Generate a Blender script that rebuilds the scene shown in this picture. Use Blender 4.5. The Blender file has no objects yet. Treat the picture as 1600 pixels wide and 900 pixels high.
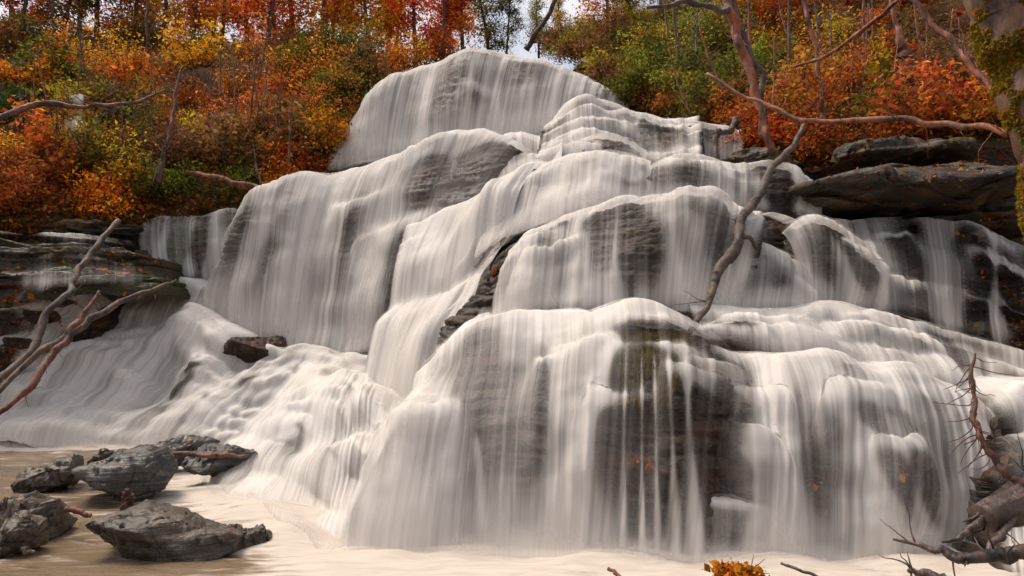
import bpy, math, random
import numpy as np
from mathutils import Vector

random.seed(7)
RNG = np.random.default_rng(7)
sc = bpy.context.scene
col = sc.collection
R = math.radians

# ------------------------------------------------------------------ camera, world, sun, exposure
F = 1043.0                     # focal length in photo pixels (photo is 1600 wide)
CAMZ = 1.5
PITCH = math.atan(110 / F)     # horizon at py = 560
cam_data = bpy.data.cameras.new('camera')
cam = bpy.data.objects.new('camera', cam_data)
col.objects.link(cam)
cam.location = (0, 0, CAMZ)
cam.rotation_euler = (R(90) + PITCH, 0, 0)
cam_data.sensor_width = 36
cam_data.lens = F / 1600 * 36
cam_data.clip_start = 0.05
cam_data.clip_end = 3000
sc.camera = cam

SUN_EL, SUN_AZ = 62, 300       # compass degrees, 0 = +Y (view direction), clockwise
world = bpy.data.worlds.new('World')
sc.world = world
world.use_nodes = True
wn = world.node_tree
wn.nodes.clear()
sky = wn.nodes.new('ShaderNodeTexSky')
sky.sky_type = 'NISHITA'
sky.sun_disc = False
sky.sun_elevation = R(SUN_EL)
sky.sun_rotation = R(SUN_AZ)
sky.air_density = 0.7
sky.dust_density = 5.0
sky.ozone_density = 1.0
bg = wn.nodes.new('ShaderNodeBackground')
bg.inputs[1].default_value = 0.1
wo = wn.nodes.new('ShaderNodeOutputWorld')
# broken white cloud over the whole sky
wtc = wn.nodes.new('ShaderNodeTexCoord')
wno = wn.nodes.new('ShaderNodeTexNoise')
wno.inputs['Scale'].default_value = 2.9
wno.inputs['Detail'].default_value = 6
wrp = wn.nodes.new('ShaderNodeMapRange')
wrp.inputs[1].default_value, wrp.inputs[2].default_value = 0.42, 0.62
wmx = wn.nodes.new('ShaderNodeMix')
wmx.data_type = 'RGBA'
wmx.inputs[7].default_value = (6.4, 6.2, 6.0, 1)
wn.links.new(wtc.outputs['Generated'], wno.inputs['Vector'])
wn.links.new(wno.outputs['Fac'], wrp.inputs[0])
wn.links.new(wrp.outputs[0], wmx.inputs[0])
wn.links.new(sky.outputs[0], wmx.inputs[6])
wn.links.new(wmx.outputs[2], bg.inputs[0])
wn.links.new(bg.outputs[0], wo.inputs[0])

sun_d = bpy.data.lights.new('sun', 'SUN')
sun_d.energy = 1.8
sun_d.angle = R(24)
sun_d.color = (1.0, 0.9, 0.78)
sun = bpy.data.objects.new('sun', sun_d)
col.objects.link(sun)
az, el = R(SUN_AZ), R(SUN_EL)
to_sun = Vector((math.sin(az) * math.cos(el), math.cos(az) * math.cos(el), math.sin(el)))
sun.rotation_euler = to_sun.to_track_quat('Z', 'Y').to_euler()

sc.view_settings.view_transform = 'Standard'
sc.view_settings.look = 'None'
sc.view_settings.gamma = 1
sc.view_settings.exposure = 0.86
sc.render.engine = 'CYCLES'
sc.cycles.max_bounces = 5
sc.cycles.diffuse_bounces = 2
sc.cycles.glossy_bounces = 1
sc.cycles.transmission_bounces = 2
sc.cycles.transparent_max_bounces = 14
sc.cycles.use_denoising = True
sc.cycles.use_adaptive_sampling = True
sc.cycles.adaptive_threshold = 0.02
sc.cycles.caustics_reflective = False
sc.cycles.caustics_refractive = False


# ------------------------------------------------------------------ geometry helpers
CP, SP = math.cos(PITCH), math.sin(PITCH)


def at(px, py, Y):
    """world point seen at photo pixel px, py at forward distance Y"""
    dx, dy = (px - 800) / F, (450 - py) / F
    d = np.array([dx, CP - dy * SP, SP + dy * CP])
    return np.array([0, 0, CAMZ]) + d * (Y / d[1])


def gnd(px, py, z=0.0):
    """(px, py, Y) for a pixel lying on the level z"""
    dy = (450 - py) / F
    return (px, py, (z - CAMZ) * (CP - dy * SP) / (SP + dy * CP))


def pts3(rows):
    return np.array([at(*p[:3]) for p in rows])


def crom(P, n):
    """Catmull-Rom through the points P, n samples"""
    P = np.asarray(P, float)
    if len(P) == 2:
        t = np.linspace(0, 1, n)[:, None]
        return P[0] * (1 - t) + P[1] * t
    Q = np.vstack([2 * P[0] - P[1], P, 2 * P[-1] - P[-2]])
    s = np.linspace(0, len(P) - 1 - 1e-9, n)
    i = s.astype(int)
    f = (s - i)[:, None]
    a, b, c, d = Q[i], Q[i + 1], Q[i + 2], Q[i + 3]
    return 0.5 * (2 * b + (c - a) * f + (2 * a - 5 * b + 4 * c - d) * f ** 2 + (3 * b - a - 3 * c + d) * f ** 3)


def _hash(i, j, k, seed):
    h = (i * 374761393 + j * 668265263 + k * 2147483647 + seed * 974634777) & 0xFFFFFFFF
    h = ((h ^ (h >> 13)) * 1274126177) & 0xFFFFFFFF
    h = (h ^ (h >> 16)) & 0xFFFFFF
    return h / float(0xFFFFFF)


def vnoise(x, y, z=0.0, seed=0):
    x, y, z = np.broadcast_arrays(np.asarray(x, float), np.asarray(y, float), np.asarray(z, float))
    i, j, k = np.floor(x).astype(np.int64), np.floor(y).astype(np.int64), np.floor(z).astype(np.int64)
    u, v, w = x - i, y - j, z - k
    u, v, w = [t * t * t * (t * (t * 6 - 15) + 10) for t in (u, v, w)]
    r = 0
    for a in (0, 1):
        for b in (0, 1):
            for c in (0, 1):
                wt = (u if a else 1 - u) * (v if b else 1 - v) * (w if c else 1 - w)
                r = r + wt * _hash(i + a, j + b, k + c, seed)
    return r * 2 - 1


def fbm(x, y, z=0.0, seed=0, oct=4, gain=0.5):
    r, a = 0, 1.0
    x, y, z = np.asarray(x, float), np.asarray(y, float), np.asarray(z, float)
    for o in range(oct):
        r = r + a * vnoise(x, y, z, seed + o * 17)
        x, y, z, a = x * 2.03, y * 2.03, z * 2.03, a * gain
    return r


def sstep(a, b, x):
    t = np.clip((np.asarray(x, float) - a) / (b - a), 0, 1)
    return t * t * (3 - 2 * t)


def new_obj(name, me, mat=None, parent=None):
    o = bpy.data.objects.new(name, me)
    col.objects.link(o)
    if mat is not None and me is not None and not me.materials:
        me.materials.append(mat)
    if parent is not None:
        o.parent = parent
    return o


def empty(name, loc=(0, 0, 0)):
    o = bpy.data.objects.new(name, None)
    col.objects.link(o)
    o.location = loc
    o.empty_display_size = 0.2
    return o


def tag(o, label=None, cat=None, group=None, kind=None):
    for k, v in (('label', label), ('category', cat), ('group', group), ('kind', kind)):
        if v:
            o[k] = v
    return o


def raw_mesh(name, V, Fc, smooth=True):
    me = bpy.data.meshes.new(name)
    me.from_pydata(np.asarray(V).tolist(), [], Fc if isinstance(Fc, list) else np.asarray(Fc).tolist())
    if smooth:
        me.polygons.foreach_set('use_smooth', np.ones(len(me.polygons), bool))
    me.update()
    return me


def grid_faces(n, m, wrap=False):
    """vertex index i*m + j, i in n rows, j in m columns"""
    i, j = np.meshgrid(np.arange(n - 1), np.arange(m if wrap else m - 1), indexing='ij')
    j2 = (j + 1) % m
    return np.stack([i * m + j, i * m + j2, (i + 1) * m + j2, (i + 1) * m + j], -1).reshape(-1, 4)


def grid_mesh(name, G, attrs=None, uv=None, flip=False):
    n, m = G.shape[:2]
    Fc = grid_faces(n, m)
    if flip:
        Fc = Fc[:, ::-1]
    me = raw_mesh(name, G.reshape(-1, 3), Fc)
    for k, a in (attrs or {}).items():
        at_ = me.attributes.new(k, 'FLOAT', 'POINT')
        at_.data.foreach_set('value', np.asarray(a, np.float32).ravel())
    if uv is not None:
        l = me.uv_layers.new(name='UVMap')
        idx = np.zeros(len(me.loops), np.int32)
        me.loops.foreach_get('vertex_index', idx)
        l.data.foreach_set('uv', uv.reshape(-1, 2)[idx].astype(np.float32).ravel())
    return me


def normals(G):
    du = np.gradient(G, axis=1)
    dv = np.gradient(G, axis=0)
    n = np.cross(du, dv)
    n /= np.linalg.norm(n, axis=-1, keepdims=True) + 1e-9
    return n


# ------------------------------------------------------------------ materials
def nmat(name):
    m = bpy.data.materials.new(name)
    m.use_nodes = True
    nt = m.node_tree
    nt.nodes.clear()
    out = nt.nodes.new('ShaderNodeOutputMaterial')
    return m, nt, out


def N(nt, t, ins=None, **props):
    n = nt.nodes.new(t)
    for k, v in props.items():
        setattr(n, k, v)
    for k, v in (ins or {}).items():
        if hasattr(v, 'is_linked') or isinstance(v, bpy.types.NodeSocket):
            nt.links.new(v, n.inputs[k])
        else:
            n.inputs[k].default_value = v
    return n


def math_n(nt, op, a, b=None, clamp=False):
    n = N(nt, 'ShaderNodeMath', operation=op, use_clamp=clamp)
    for i, v in enumerate((a, b)):
        if v is None:
            continue
        if isinstance(v, bpy.types.NodeSocket):
            nt.links.new(v, n.inputs[i])
        else:
            n.inputs[i].default_value = v
    return n.outputs[0]


def ramp(nt, fac, stops):
    r = N(nt, 'ShaderNodeValToRGB')
    e = r.color_ramp.elements
    while len(e) < len(stops):
        e.new(0.5)
    for el_, (p, c) in zip(e, stops):
        el_.position = p
        el_.color = (*c, 1)
    nt.links.new(fac, r.inputs[0])
    return r.outputs[0]


def maprange(nt, v, a, b, c, d, smooth=True):
    n = N(nt, 'ShaderNodeMapRange', interpolation_type='SMOOTHSTEP' if smooth else 'LINEAR')
    nt.links.new(v, n.inputs[0])
    for i, x in enumerate((a, b, c, d)):
        n.inputs[i + 1].default_value = x
    return n.outputs[0]


def mixc(nt, f, a, b, mode='MIX'):
    n = N(nt, 'ShaderNodeMix', data_type='RGBA', blend_type=mode)
    for idx, v in ((0, f), (6, a), (7, b)):
        if isinstance(v, bpy.types.NodeSocket):
            nt.links.new(v, n.inputs[idx])
        else:
            n.inputs[idx].default_value = (*v, 1) if isinstance(v, tuple) else v
    return n.outputs[2]


def noise(nt, vec, scale, detail=4, rough=0.55, dist=0.0):
    n = N(nt, 'ShaderNodeTexNoise', {'Scale': scale, 'Detail': detail, 'Roughness': rough, 'Distortion': dist})
    nt.links.new(vec, n.inputs['Vector'])
    return n.outputs['Fac']


def scaled(nt, vec, s):
    n = N(nt, 'ShaderNodeVectorMath', operation='MULTIPLY')
    nt.links.new(vec, n.inputs[0])
    n.inputs[1].default_value = s
    return n.outputs[0]


def falling_water_mat():
    m, nt, out = nmat('falling_water')
    uv = N(nt, 'ShaderNodeUVMap', uv_map='UVMap').outputs[0]
    flow = N(nt, 'ShaderNodeAttribute', attribute_name='flow').outputs['Fac']
    veil = N(nt, 'ShaderNodeAttribute', attribute_name='veil').outputs['Fac']
    # streaks run along v (the way the water falls), u and v in metres
    n1 = noise(nt, scaled(nt, uv, (4.5, 0.09, 1)), 1.0, 2, 0.55)
    n2 = noise(nt, scaled(nt, uv, (22.0, 0.06, 1)), 1.0, 2, 0.6)
    s = math_n(nt, 'ADD', math_n(nt, 'MULTIPLY', math_n(nt, 'SUBTRACT', n1, 0.5), 1.2),
               math_n(nt, 'MULTIPLY', math_n(nt, 'SUBTRACT', n2, 0.5), 0.75))
    # veil 1 = even white foam, 0 = streaky
    s = math_n(nt, 'MULTIPLY', s, math_n(nt, 'SUBTRACT', 1.0, veil))
    a = math_n(nt, 'ADD', flow, s)
    a = maprange(nt, a, -0.12, 1.12, 0.0, 0.97, smooth=True)
    fl = maprange(nt, flow, 0.03, 0.36, 0.0, 0.4)
    nb = math_n(nt, 'ADD', math_n(nt, 'MULTIPLY', n1, 0.5), math_n(nt, 'MULTIPLY', n2, 0.5))
    fl = math_n(nt, 'MULTIPLY', fl, maprange(nt, nb, 0.36, 0.64, 0.72, 1.25))
    a = math_n(nt, 'ADD', fl, math_n(nt, 'MULTIPLY', a, 0.6), clamp=True)
    a = math_n(nt, 'MULTIPLY', a, maprange(nt, flow, 0.0, 0.12, 0, 1))
    tone = mixc(nt, n1, (0.80, 0.74, 0.68), (0.90, 0.86, 0.82))
    dif = N(nt, 'ShaderNodeBsdfDiffuse', {'Color': tone})
    tr = N(nt, 'ShaderNodeBsdfTranslucent', {'Color': tone})
    w = N(nt, 'ShaderNodeMixShader', {0: 0.35, 1: dif.outputs[0], 2: tr.outputs[0]})
    t = N(nt, 'ShaderNodeBsdfTransparent')
    mx = N(nt, 'ShaderNodeMixShader', {0: a, 1: t.outputs[0], 2: w.outputs[0]})
    nt.links.new(mx.outputs[0], out.inputs[0])
    return m


def rock_mat(name, dark, mid, light, moss=0.0, rough=(0.3, 0.65), warm=None, spec=0.22):
    m, nt, out = nmat(name)
    geo = N(nt, 'ShaderNodeNewGeometry')
    pos = geo.outputs['Position']
    strat = noise(nt, scaled(nt, pos, (0.7, 0.7, 9)), 1.6, 5, 0.62, 0.6)
    big = noise(nt, pos, 0.9, 4)
    fine = noise(nt, pos, 14, 6, 0.65)
    f = math_n(nt, 'ADD', math_n(nt, 'MULTIPLY', strat, 0.55), math_n(nt, 'ADD', math_n(nt, 'MULTIPLY', big, 0.3), math_n(nt, 'MULTIPLY', fine, 0.2)))
    c = ramp(nt, f, [(0.36, dark), (0.52, mid), (0.7, light)])
    ck = math_n(nt, 'ABSOLUTE', math_n(nt, 'SUBTRACT', noise(nt, scaled(nt, pos, (1, 1, 2.2)), 3.2, 5, 0.6, 0.8), 0.5))
    ckm = maprange(nt, ck, 0.0, 0.02, 1.0, 0.0)
    c = mixc(nt, math_n(nt, 'MULTIPLY', ckm, 0.8), c, tuple(v * 0.4 for v in dark))
    if warm:
        c = mixc(nt, maprange(nt, noise(nt, scaled(nt, pos, (1, 1, 2.5)), 1.7, 4), 0.52, 0.68, 0, 0.75), c, warm)
    if moss > 0:
        sep = N(nt, 'ShaderNodeSeparateXYZ')
        nt.links.new(geo.outputs['Normal'], sep.inputs[0])
        up = maprange(nt, sep.outputs[2], -0.1, 0.7, 0.0, 1.0)
        mk = maprange(nt, noise(nt, pos, 1.6, 5, 0.6), 0.62 - moss * 0.3, 0.72 - moss * 0.25, 0, 1)
        mk = math_n(nt, 'MULTIPLY', mk, math_n(nt, 'ADD', math_n(nt, 'MULTIPLY', up, 0.7), 0.3), clamp=True)
        mc = mixc(nt, fine, (0.02, 0.03, 0.005), (0.1, 0.095, 0.014))
        c = mixc(nt, mk, c, mc)
    b1 = N(nt, 'ShaderNodeBump', {'Strength': 0.7, 'Distance': 0.06, 'Height': strat})
    b2 = N(nt, 'ShaderNodeBump', {'Strength': 0.9, 'Distance': 0.03, 'Height': fine, 'Normal': b1.outputs[0]})
    p = N(nt, 'ShaderNodeBsdfPrincipled', {'Base Color': c, 'Roughness': maprange(nt, big, 0.35, 0.65, rough[0], rough[1]), 'Normal': b2.outputs[0], 'Specular IOR Level': spec})
    nt.links.new(p.outputs[0], out.inputs[0])
    return m


def bark_mat(name, a, b, scale=9.0, rough=0.7):
    m, nt, out = nmat(name)
    pos = N(nt, 'ShaderNodeTexCoord').outputs['Object']
    f = noise(nt, scaled(nt, pos, (1, 1, 0.35)), scale, 6, 0.65, 0.4)
    f2 = noise(nt, pos, 2.2, 3)
    c = ramp(nt, math_n(nt, 'ADD', math_n(nt, 'MULTIPLY', f, 0.6), math_n(nt, 'MULTIPLY', f2, 0.4)), [(0.42, a), (0.56, b)])
    bmp = N(nt, 'ShaderNodeBump', {'Strength': 1.0, 'Distance': 0.03, 'Height': f})
    p = N(nt, 'ShaderNodeBsdfPrincipled', {'Base Color': c, 'Roughness': rough, 'Normal': bmp.outputs[0]})
    nt.links.new(p.outputs[0], out.inputs[0])
    return m


def leaf_mat(name='autumn_leaf', palette=None):
    m, nt, out = nmat(name)
    geo = N(nt, 'ShaderNodeNewGeometry')
    rnd = geo.outputs['Random Per Island']
    if palette:
        c = ramp(nt, rnd, palette)
    else:
        oc = N(nt, 'ShaderNodeObjectInfo').outputs['Color']
        hs = N(nt, 'ShaderNodeHueSaturation', {'Hue': maprange(nt, rnd, 0, 1, 0.482, 0.535, False), 'Saturation': 1.0, 'Color': oc})
        vr = math_n(nt, 'FRACT', math_n(nt, 'MULTIPLY', rnd, 17.3))
        nt.links.new(maprange(nt, vr, 0, 1, 0.4, 1.95, False), hs.inputs['Value'])
        c = hs.outputs[0]
    d = N(nt, 'ShaderNodeBsdfDiffuse', {'Color': c})
    t = N(nt, 'ShaderNodeBsdfTranslucent', {'Color': c})
    mx = N(nt, 'ShaderNodeMixShader', {0: 0.45, 1: d.outputs[0], 2: t.outputs[0]})
    nt.links.new(mx.outputs[0], out.inputs[0])
    return m


def litter_mat():
    m, nt, out = nmat('leaf_strewn_soil')
    pos = N(nt, 'ShaderNodeNewGeometry').outputs['Position']
    f = noise(nt, pos, 9, 6, 0.7)
    g = noise(nt, pos, 0.8, 3)
    c = ramp(nt, f, [(0.34, (0.02, 0.012, 0.008)), (0.5, (0.07, 0.032, 0.014)), (0.64, (0.2, 0.07, 0.02))])
    c = mixc(nt, maprange(nt, g, 0.45, 0.65, 0, 0.6), c, (0.05, 0.05, 0.012))
    b = N(nt, 'ShaderNodeBump', {'Strength': 0.8, 'Distance': 0.08, 'Height': f})
    p = N(nt, 'ShaderNodeBsdfPrincipled', {'Base Color': c, 'Roughness': 0.85, 'Normal': b.outputs[0]})
    nt.links.new(p.outputs[0], out.inputs[0])
    return m


def pool_mat():
    m, nt, out = nmat('silty_pool_water')
    pos = N(nt, 'ShaderNodeNewGeometry').outputs['Position']
    uv = N(nt, 'ShaderNodeUVMap', uv_map='UVMap').outputs[0]
    foam = N(nt, 'ShaderNodeAttribute', attribute_name='foam').outputs['Fac']
    n1 = noise(nt, scaled(nt, uv, (0.8, 2.4, 1)), 1.1, 5, 0.6, 1.6)
    n2 = noise(nt, scaled(nt, uv, (1.2, 6.0, 1)), 2.6, 3, 0.5, 0.3)
    s = math_n(nt, 'ADD', foam, math_n(nt, 'ADD', math_n(nt, 'MULTIPLY', math_n(nt, 'SUBTRACT', n1, 0.5), 2.3),
                                       math_n(nt, 'MULTIPLY', math_n(nt, 'SUBTRACT', n2, 0.5), 1.0)))
    a = maprange(nt, s, 0.12, 0.85, 0.0, 0.96)
    silt = mixc(nt, n1, (0.11, 0.075, 0.045), (0.25, 0.18, 0.115))
    bp = N(nt, 'ShaderNodeBump', {'Strength': 0.35, 'Distance': 0.08, 'Height': math_n(nt, 'ADD', n1, math_n(nt, 'MULTIPLY', n2, 0.5))})
    w = N(nt, 'ShaderNodeBsdfPrincipled', {'Base Color': silt, 'Roughness': 0.2, 'IOR': 1.33, 'Normal': bp.outputs[0]})
    fo = N(nt, 'ShaderNodeBsdfDiffuse', {'Color': mixc(nt, n2, (0.40, 0.33, 0.262), (0.6, 0.545, 0.49)), 'Normal': bp.outputs[0]})
    mx = N(nt, 'ShaderNodeMixShader', {0: a, 1: w.outputs[0], 2: fo.outputs[0]})
    nt.links.new(mx.outputs[0], out.inputs[0])
    return m


M_WATER = falling_water_mat()
M_POOL = pool_mat()
M_ROCK = rock_mat('wet_brown_rock', (0.01, 0.007, 0.005), (0.032, 0.02, 0.013), (0.07, 0.044, 0.028), 0.0, (0.3, 0.6), warm=(0.075, 0.032, 0.014))
M_ROCKM = rock_mat('mossy_layered_rock', (0.012, 0.01, 0.008), (0.04, 0.033, 0.026), (0.11, 0.085, 0.065), 0.5, (0.35, 0.7), warm=(0.13, 0.05, 0.02))
M_SLAB = rock_mat('dark_overhang_rock', (0.014, 0.011, 0.009), (0.055, 0.043, 0.034), (0.15, 0.12, 0.095), 0.25, (0.4, 0.7), warm=(0.16, 0.085, 0.03))
M_GREY = rock_mat('grey_layered_stone', (0.01, 0.009, 0.008), (0.045, 0.04, 0.035), (0.14, 0.125, 0.108), 0.0, (0.22, 0.5), spec=0.5)
M_BROWN = rock_mat('brown_boulder_stone', (0.01, 0.007, 0.004), (0.05, 0.034, 0.021), (0.155, 0.11, 0.07), 0.0, (0.22, 0.5), spec=0.5)
M_LITTER = litter_mat()
M_BARK = bark_mat('grey_brown_bark', (0.025, 0.016, 0.012), (0.115, 0.074, 0.053))
M_BARKD = bark_mat('dark_trunk_bark', (0.025, 0.015, 0.01), (0.12, 0.07, 0.045))
M_TRUNK = bark_mat('mossy_trunk_bark', (0.04, 0.02, 0.012), (0.2, 0.1, 0.055), 6.0)
M_RED = bark_mat('reddish_branch_bark', (0.055, 0.016, 0.007), (0.29, 0.09, 0.034))
M_WET = bark_mat('wet_driftwood', (0.016, 0.01, 0.008), (0.1, 0.06, 0.045), rough=0.45)
M_RUST = bark_mat('rust_coloured_wood', (0.03, 0.011, 0.007), (0.16, 0.055, 0.03))
M_LEAF = leaf_mat()
M_MOSS = leaf_mat('moss_tufts', [(0.0, (0.07, 0.08, 0.01)), (0.35, (0.2, 0.19, 0.018)), (0.7, (0.36, 0.21, 0.02)), (1.0, (0.42, 0.14, 0.02))])
M_HANG = leaf_mat('hanging_moss', [(0.0, (0.05, 0.06, 0.012)), (0.4, (0.17, 0.15, 0.03)), (0.75, (0.22, 0.10, 0.03)), (1.0, (0.09, 0.08, 0.02))])
M_FALLEN = leaf_mat('fallen_leaf', [(0.0, (0.06, 0.02, 0.01)), (0.35, (0.25, 0.06, 0.015)), (0.65, (0.5, 0.15, 0.025)), (0.85, (0.65, 0.25, 0.04)), (1.0, (0.3, 0.13, 0.05))])
M_UNDER = leaf_mat('undergrowth_leaf', [(0.0, (0.04, 0.045, 0.012)), (0.3, (0.16, 0.06, 0.02)), (0.55, (0.34, 0.09, 0.02)), (0.8, (0.10, 0.10, 0.02)), (1.0, (0.42, 0.17, 0.03))])

# ------------------------------------------------------------------ cliff and waterfall: each tier is a rock ledge under a curtain of water
cliff = tag(empty('cliff', (0, 9, 0)), 'dark layered rock cliff stepped in ledges under the waterfall', kind='structure')
falls = tag(empty('waterfall', (0, 9, 0)), 'broad silky white waterfall spreading down many rock tiers', kind='structure')
for _o in (cliff, falls):
    _o.location = (0, 0, 0)
FEET = []          # points where water meets the pool
SEED = [100]


def strata(P, seed, h=0.16, amp=0.1):
    """layered rock: how far each thin bed stands back, a function of place"""
    x, y, z = P[..., 0], P[..., 1], P[..., 2]
    warp = 0.35 * fbm(x * 0.5, y * 0.5, z * 0.3, seed + 5, 3)
    q = z / h + warp * 3
    k = np.floor(q)
    f = q - k
    kk = k.astype(np.int64)
    w = vnoise(x * 0.9, y * 0.9, k * 7.7, seed)
    w2 = vnoise(x * 0.9, y * 0.9, (k + 1) * 7.7, seed)
    b = sstep(0.72, 1.0, f)
    d = w * (1 - b) + w2 * b
    groove = np.exp(-((f - 0.86) / 0.12) ** 2)
    return amp * (0.5 + 0.5 * d) + amp * 0.45 * groove


def cascade(lip, foot, dens=0.7, nu=130, nt=90, steps=1, a=1.9, ledge=0.9, lobes=0.18, lobe_f=0.9,
            veil=(0.6, 0.1, 0.35), lipd=0.35, footd=0.3, water=True, rock=True, mat=None, damp=0.06, strat=0.16,
            dens_u=None, edge=(0.1, 0.1), pool=False, jag=0.06, rise=0.12, toe=0.12, wob=0.25, label=None, soft=6, skirt=True, bulge=0.16, ropes=(), fvar=0.3, spray=True, knobs=0, kr=(0.3, 0.6), rin=0.015, fixn=False, mid=0.3, kh=1.0):
    """lip and foot: photo pixels with distances; the profile is a ledge, a rounded shoulder and a steep face"""
    SEED[0] += 13
    sd = SEED[0]
    L, Ft = crom(pts3(lip), nu), crom(pts3(foot), nu)
    if pool:
        FEET.extend(Ft[::4].tolist())
    seg = np.linalg.norm(np.diff(0.5 * (L + Ft), axis=0), axis=1)
    U = np.concatenate([[0], np.cumsum(seg)])
    un = U / U[-1]
    # uneven lip, leaning out in lobes
    out = np.array([0, -1.0, 0])
    lob = lobes * fbm(U * lobe_f, 0, 0, sd, 3)
    lobf = lobes * 0.6 * fbm(U * lobe_f, 0.35, 0, sd, 3)
    fade_e = sstep(0, 0.08, un) * sstep(0, 0.08, 1 - un)
    L = L + out * (lob * fade_e)[:, None]
    L[:, 2] += jag * 0.6 * fbm(U * lobe_f * 1.7, 3.3, 0, sd + 1, 3) * fade_e
    Ft = Ft + out * (lobf * fade_e)[:, None]
    nl = 10
    rows, tpar = [], []
    for i in range(nl):
        q = 1 - i / nl
        P = L.copy()
        P[:, 1] += ledge * q
        P[:, 0] *= 1 + 0 * q
        P[:, 2] += rise * ledge * q ** 1.5 + 0.03 * fbm(U * 2.5, q * ledge * 1.2, 0, sd + 3, 3) * q
        rows.append(P)
        tpar.append(-q)
    ss = np.linspace(0, 1, nt) ** 0.92
    for s in ss:
        ph = s + wob * s * (1 - s) * fbm(U * 1.1, s * 1.5, 0, sd + 7, 3) if steps > 1 else np.full(nu, s)
        ph = np.clip(ph, 0, 1)
        k = np.minimum(np.floor(ph * steps), steps - 1)
        f = np.clip(ph * steps - k, 0, 1)
        if steps > 1:
            aa = a + 0.5 * vnoise(U * 1.3, k * 5.1, 0, sd + 9)
        else:
            aa = a + 0.45 * vnoise(U * 0.8, 1.7, 0, sd + 9)
        aa = np.maximum(aa, 1.15)
        H = (k + 1 - (1 - f) ** aa) / steps
        Z = (k + f ** aa) / steps
        P = L.copy()
        P[:, 1] = L[:, 1] * (1 - H) + Ft[:, 1] * H
        HX = 0.35 * H + 0.65 * Z if steps == 1 else H
        P[:, 0] = L[:, 0] * (1 - HX) + Ft[:, 0] * HX
        P[:, 2] = L[:, 2] * (1 - Z) + Ft[:, 2] * Z
        rows.append(P)
        tpar.append(s)
    tail = Ft.copy()
    tail[:, 1] -= 0.05
    tail[:, 2] -= toe
    rows.append(tail)
    tpar.append(1.02)
    G = np.array(rows)
    T = np.array(tpar)[:, None] * np.ones((1, nu))
    KB = []
    if knobs:
        V = np.concatenate([np.zeros((1, nu)), np.cumsum(np.linalg.norm(np.diff(G, axis=0), axis=2), axis=0)], 0)
        nn = normals(G)
        if (nn[..., 2] - nn[..., 1]).mean() < 0:
            nn = -nn
        if fixn:
            nn = np.broadcast_to(np.array([0, -0.55, 0.835]), G.shape)
        rk = np.random.default_rng(sd)
        disp = np.zeros(V.shape)
        kden = np.zeros(V.shape)
        for _ in range(knobs):
            i0, j0 = rk.integers(nl - 1, nl + int(nt * 0.72)), rk.integers(int(nu * 0.06), int(nu * 0.94))
            r_ = rk.uniform(*kr)
            h_ = kh * r_ * rk.uniform(0.14, 0.34)
            dv = V - V[i0, j0] - 0.25 * r_ * np.cos((U[None] - U[j0]) / r_ * 2) + 0.25 * r_
            dd_ = np.maximum(dv, 0)
            w_ = r_ * (0.75 + 0.35 * dd_ / r_)
            du_ = np.abs(U[None] - U[j0])
            dec = np.exp(-dd_ / (2.6 * r_))
            rise_ = sstep(-0.28 * r_, 0.12 * r_, dv)
            g_ = np.exp(-(du_ / w_) ** 4)
            disp = np.maximum(disp, h_ * g_ * rise_ * dec)
            kden += (0.3 * np.exp(-((dv - 0.08 * r_) / (0.25 * r_)) ** 2) * g_ + 0.22 * np.exp(-((du_ - w_) / (0.35 * w_)) ** 2) * rise_ * dec
                     - 0.26 * np.exp(-(du_ / (0.75 * w_)) ** 2) * sstep(0.25 * r_, 0.8 * r_, dv) * dec)
        G = G + nn * disp[..., None]
        KB = np.clip(kden, -0.5, 0.6)
    nrm = normals(G)
    if (nrm[..., 2] - nrm[..., 1]).mean() < 0:
        nrm = -nrm
    if fixn:
        nrm = np.broadcast_to(np.array([0, -0.55, 0.835]), G.shape)
    lumps = 0.045 * fbm(G[..., 0] * 1.6, G[..., 1] * 1.6, G[..., 2] * 1.6, sd + 21, 4)
    lumps = lumps + bulge * fbm(G[..., 0] * 0.75, G[..., 1] * 0.75, G[..., 2] * 0.75, sd + 22, 2) * np.clip(T * 5 + 0.3, 0, 1)
    Gs = G + nrm * lumps[..., None]
    Gw0 = Gs.copy()
    for _ in range(soft):
        Gw0[1:-1] = (Gw0[:-2] + 2 * Gw0[1:-1] + Gw0[2:]) / 4
        Gw0[:, 1:-1] = (Gw0[:, :-2] + 2 * Gw0[:, 1:-1] + Gw0[:, 2:]) / 4
    if soft > 10 and not fixn:
        nrm = normals(Gw0)
        if (nrm[..., 2] - nrm[..., 1]).mean() < 0:
            nrm = -nrm
    if rock:
        d = strata(G, sd, strat, damp) + 0.04 * np.abs(fbm(G[..., 0] * 5, G[..., 1] * 5, G[..., 2] * 7, sd + 31, 4))
        Gr = Gw0 - nrm * (d + rin + 0.03)[..., None]
        # flanks run back into the hill
        cols = [Gr]
        for side in ((0, -1) if skirt else ()):
            e = Gr[:, side]
            ext = []
            for q in (0.25, 0.7, 1.6, 3.2):
                p = e.copy()
                p[:, 1] += q
                p[:, 0] += (-0.1 if side == 0 else 0.1) * q + 0.08 * vnoise(p[:, 2] * 3, q * 4, 0, sd + 40)
                ext.append(p)
            if side == 0:
                cols.insert(0, np.stack(ext[::-1], 1))
            else:
                cols.append(np.stack(ext, 1))
        GR = np.concatenate(cols, 1)
        o = new_obj('rock_ledge', grid_mesh('rock_ledge', GR, flip=False), mat or M_ROCK, cliff)
        if label:
            o['label'] = label
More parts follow.
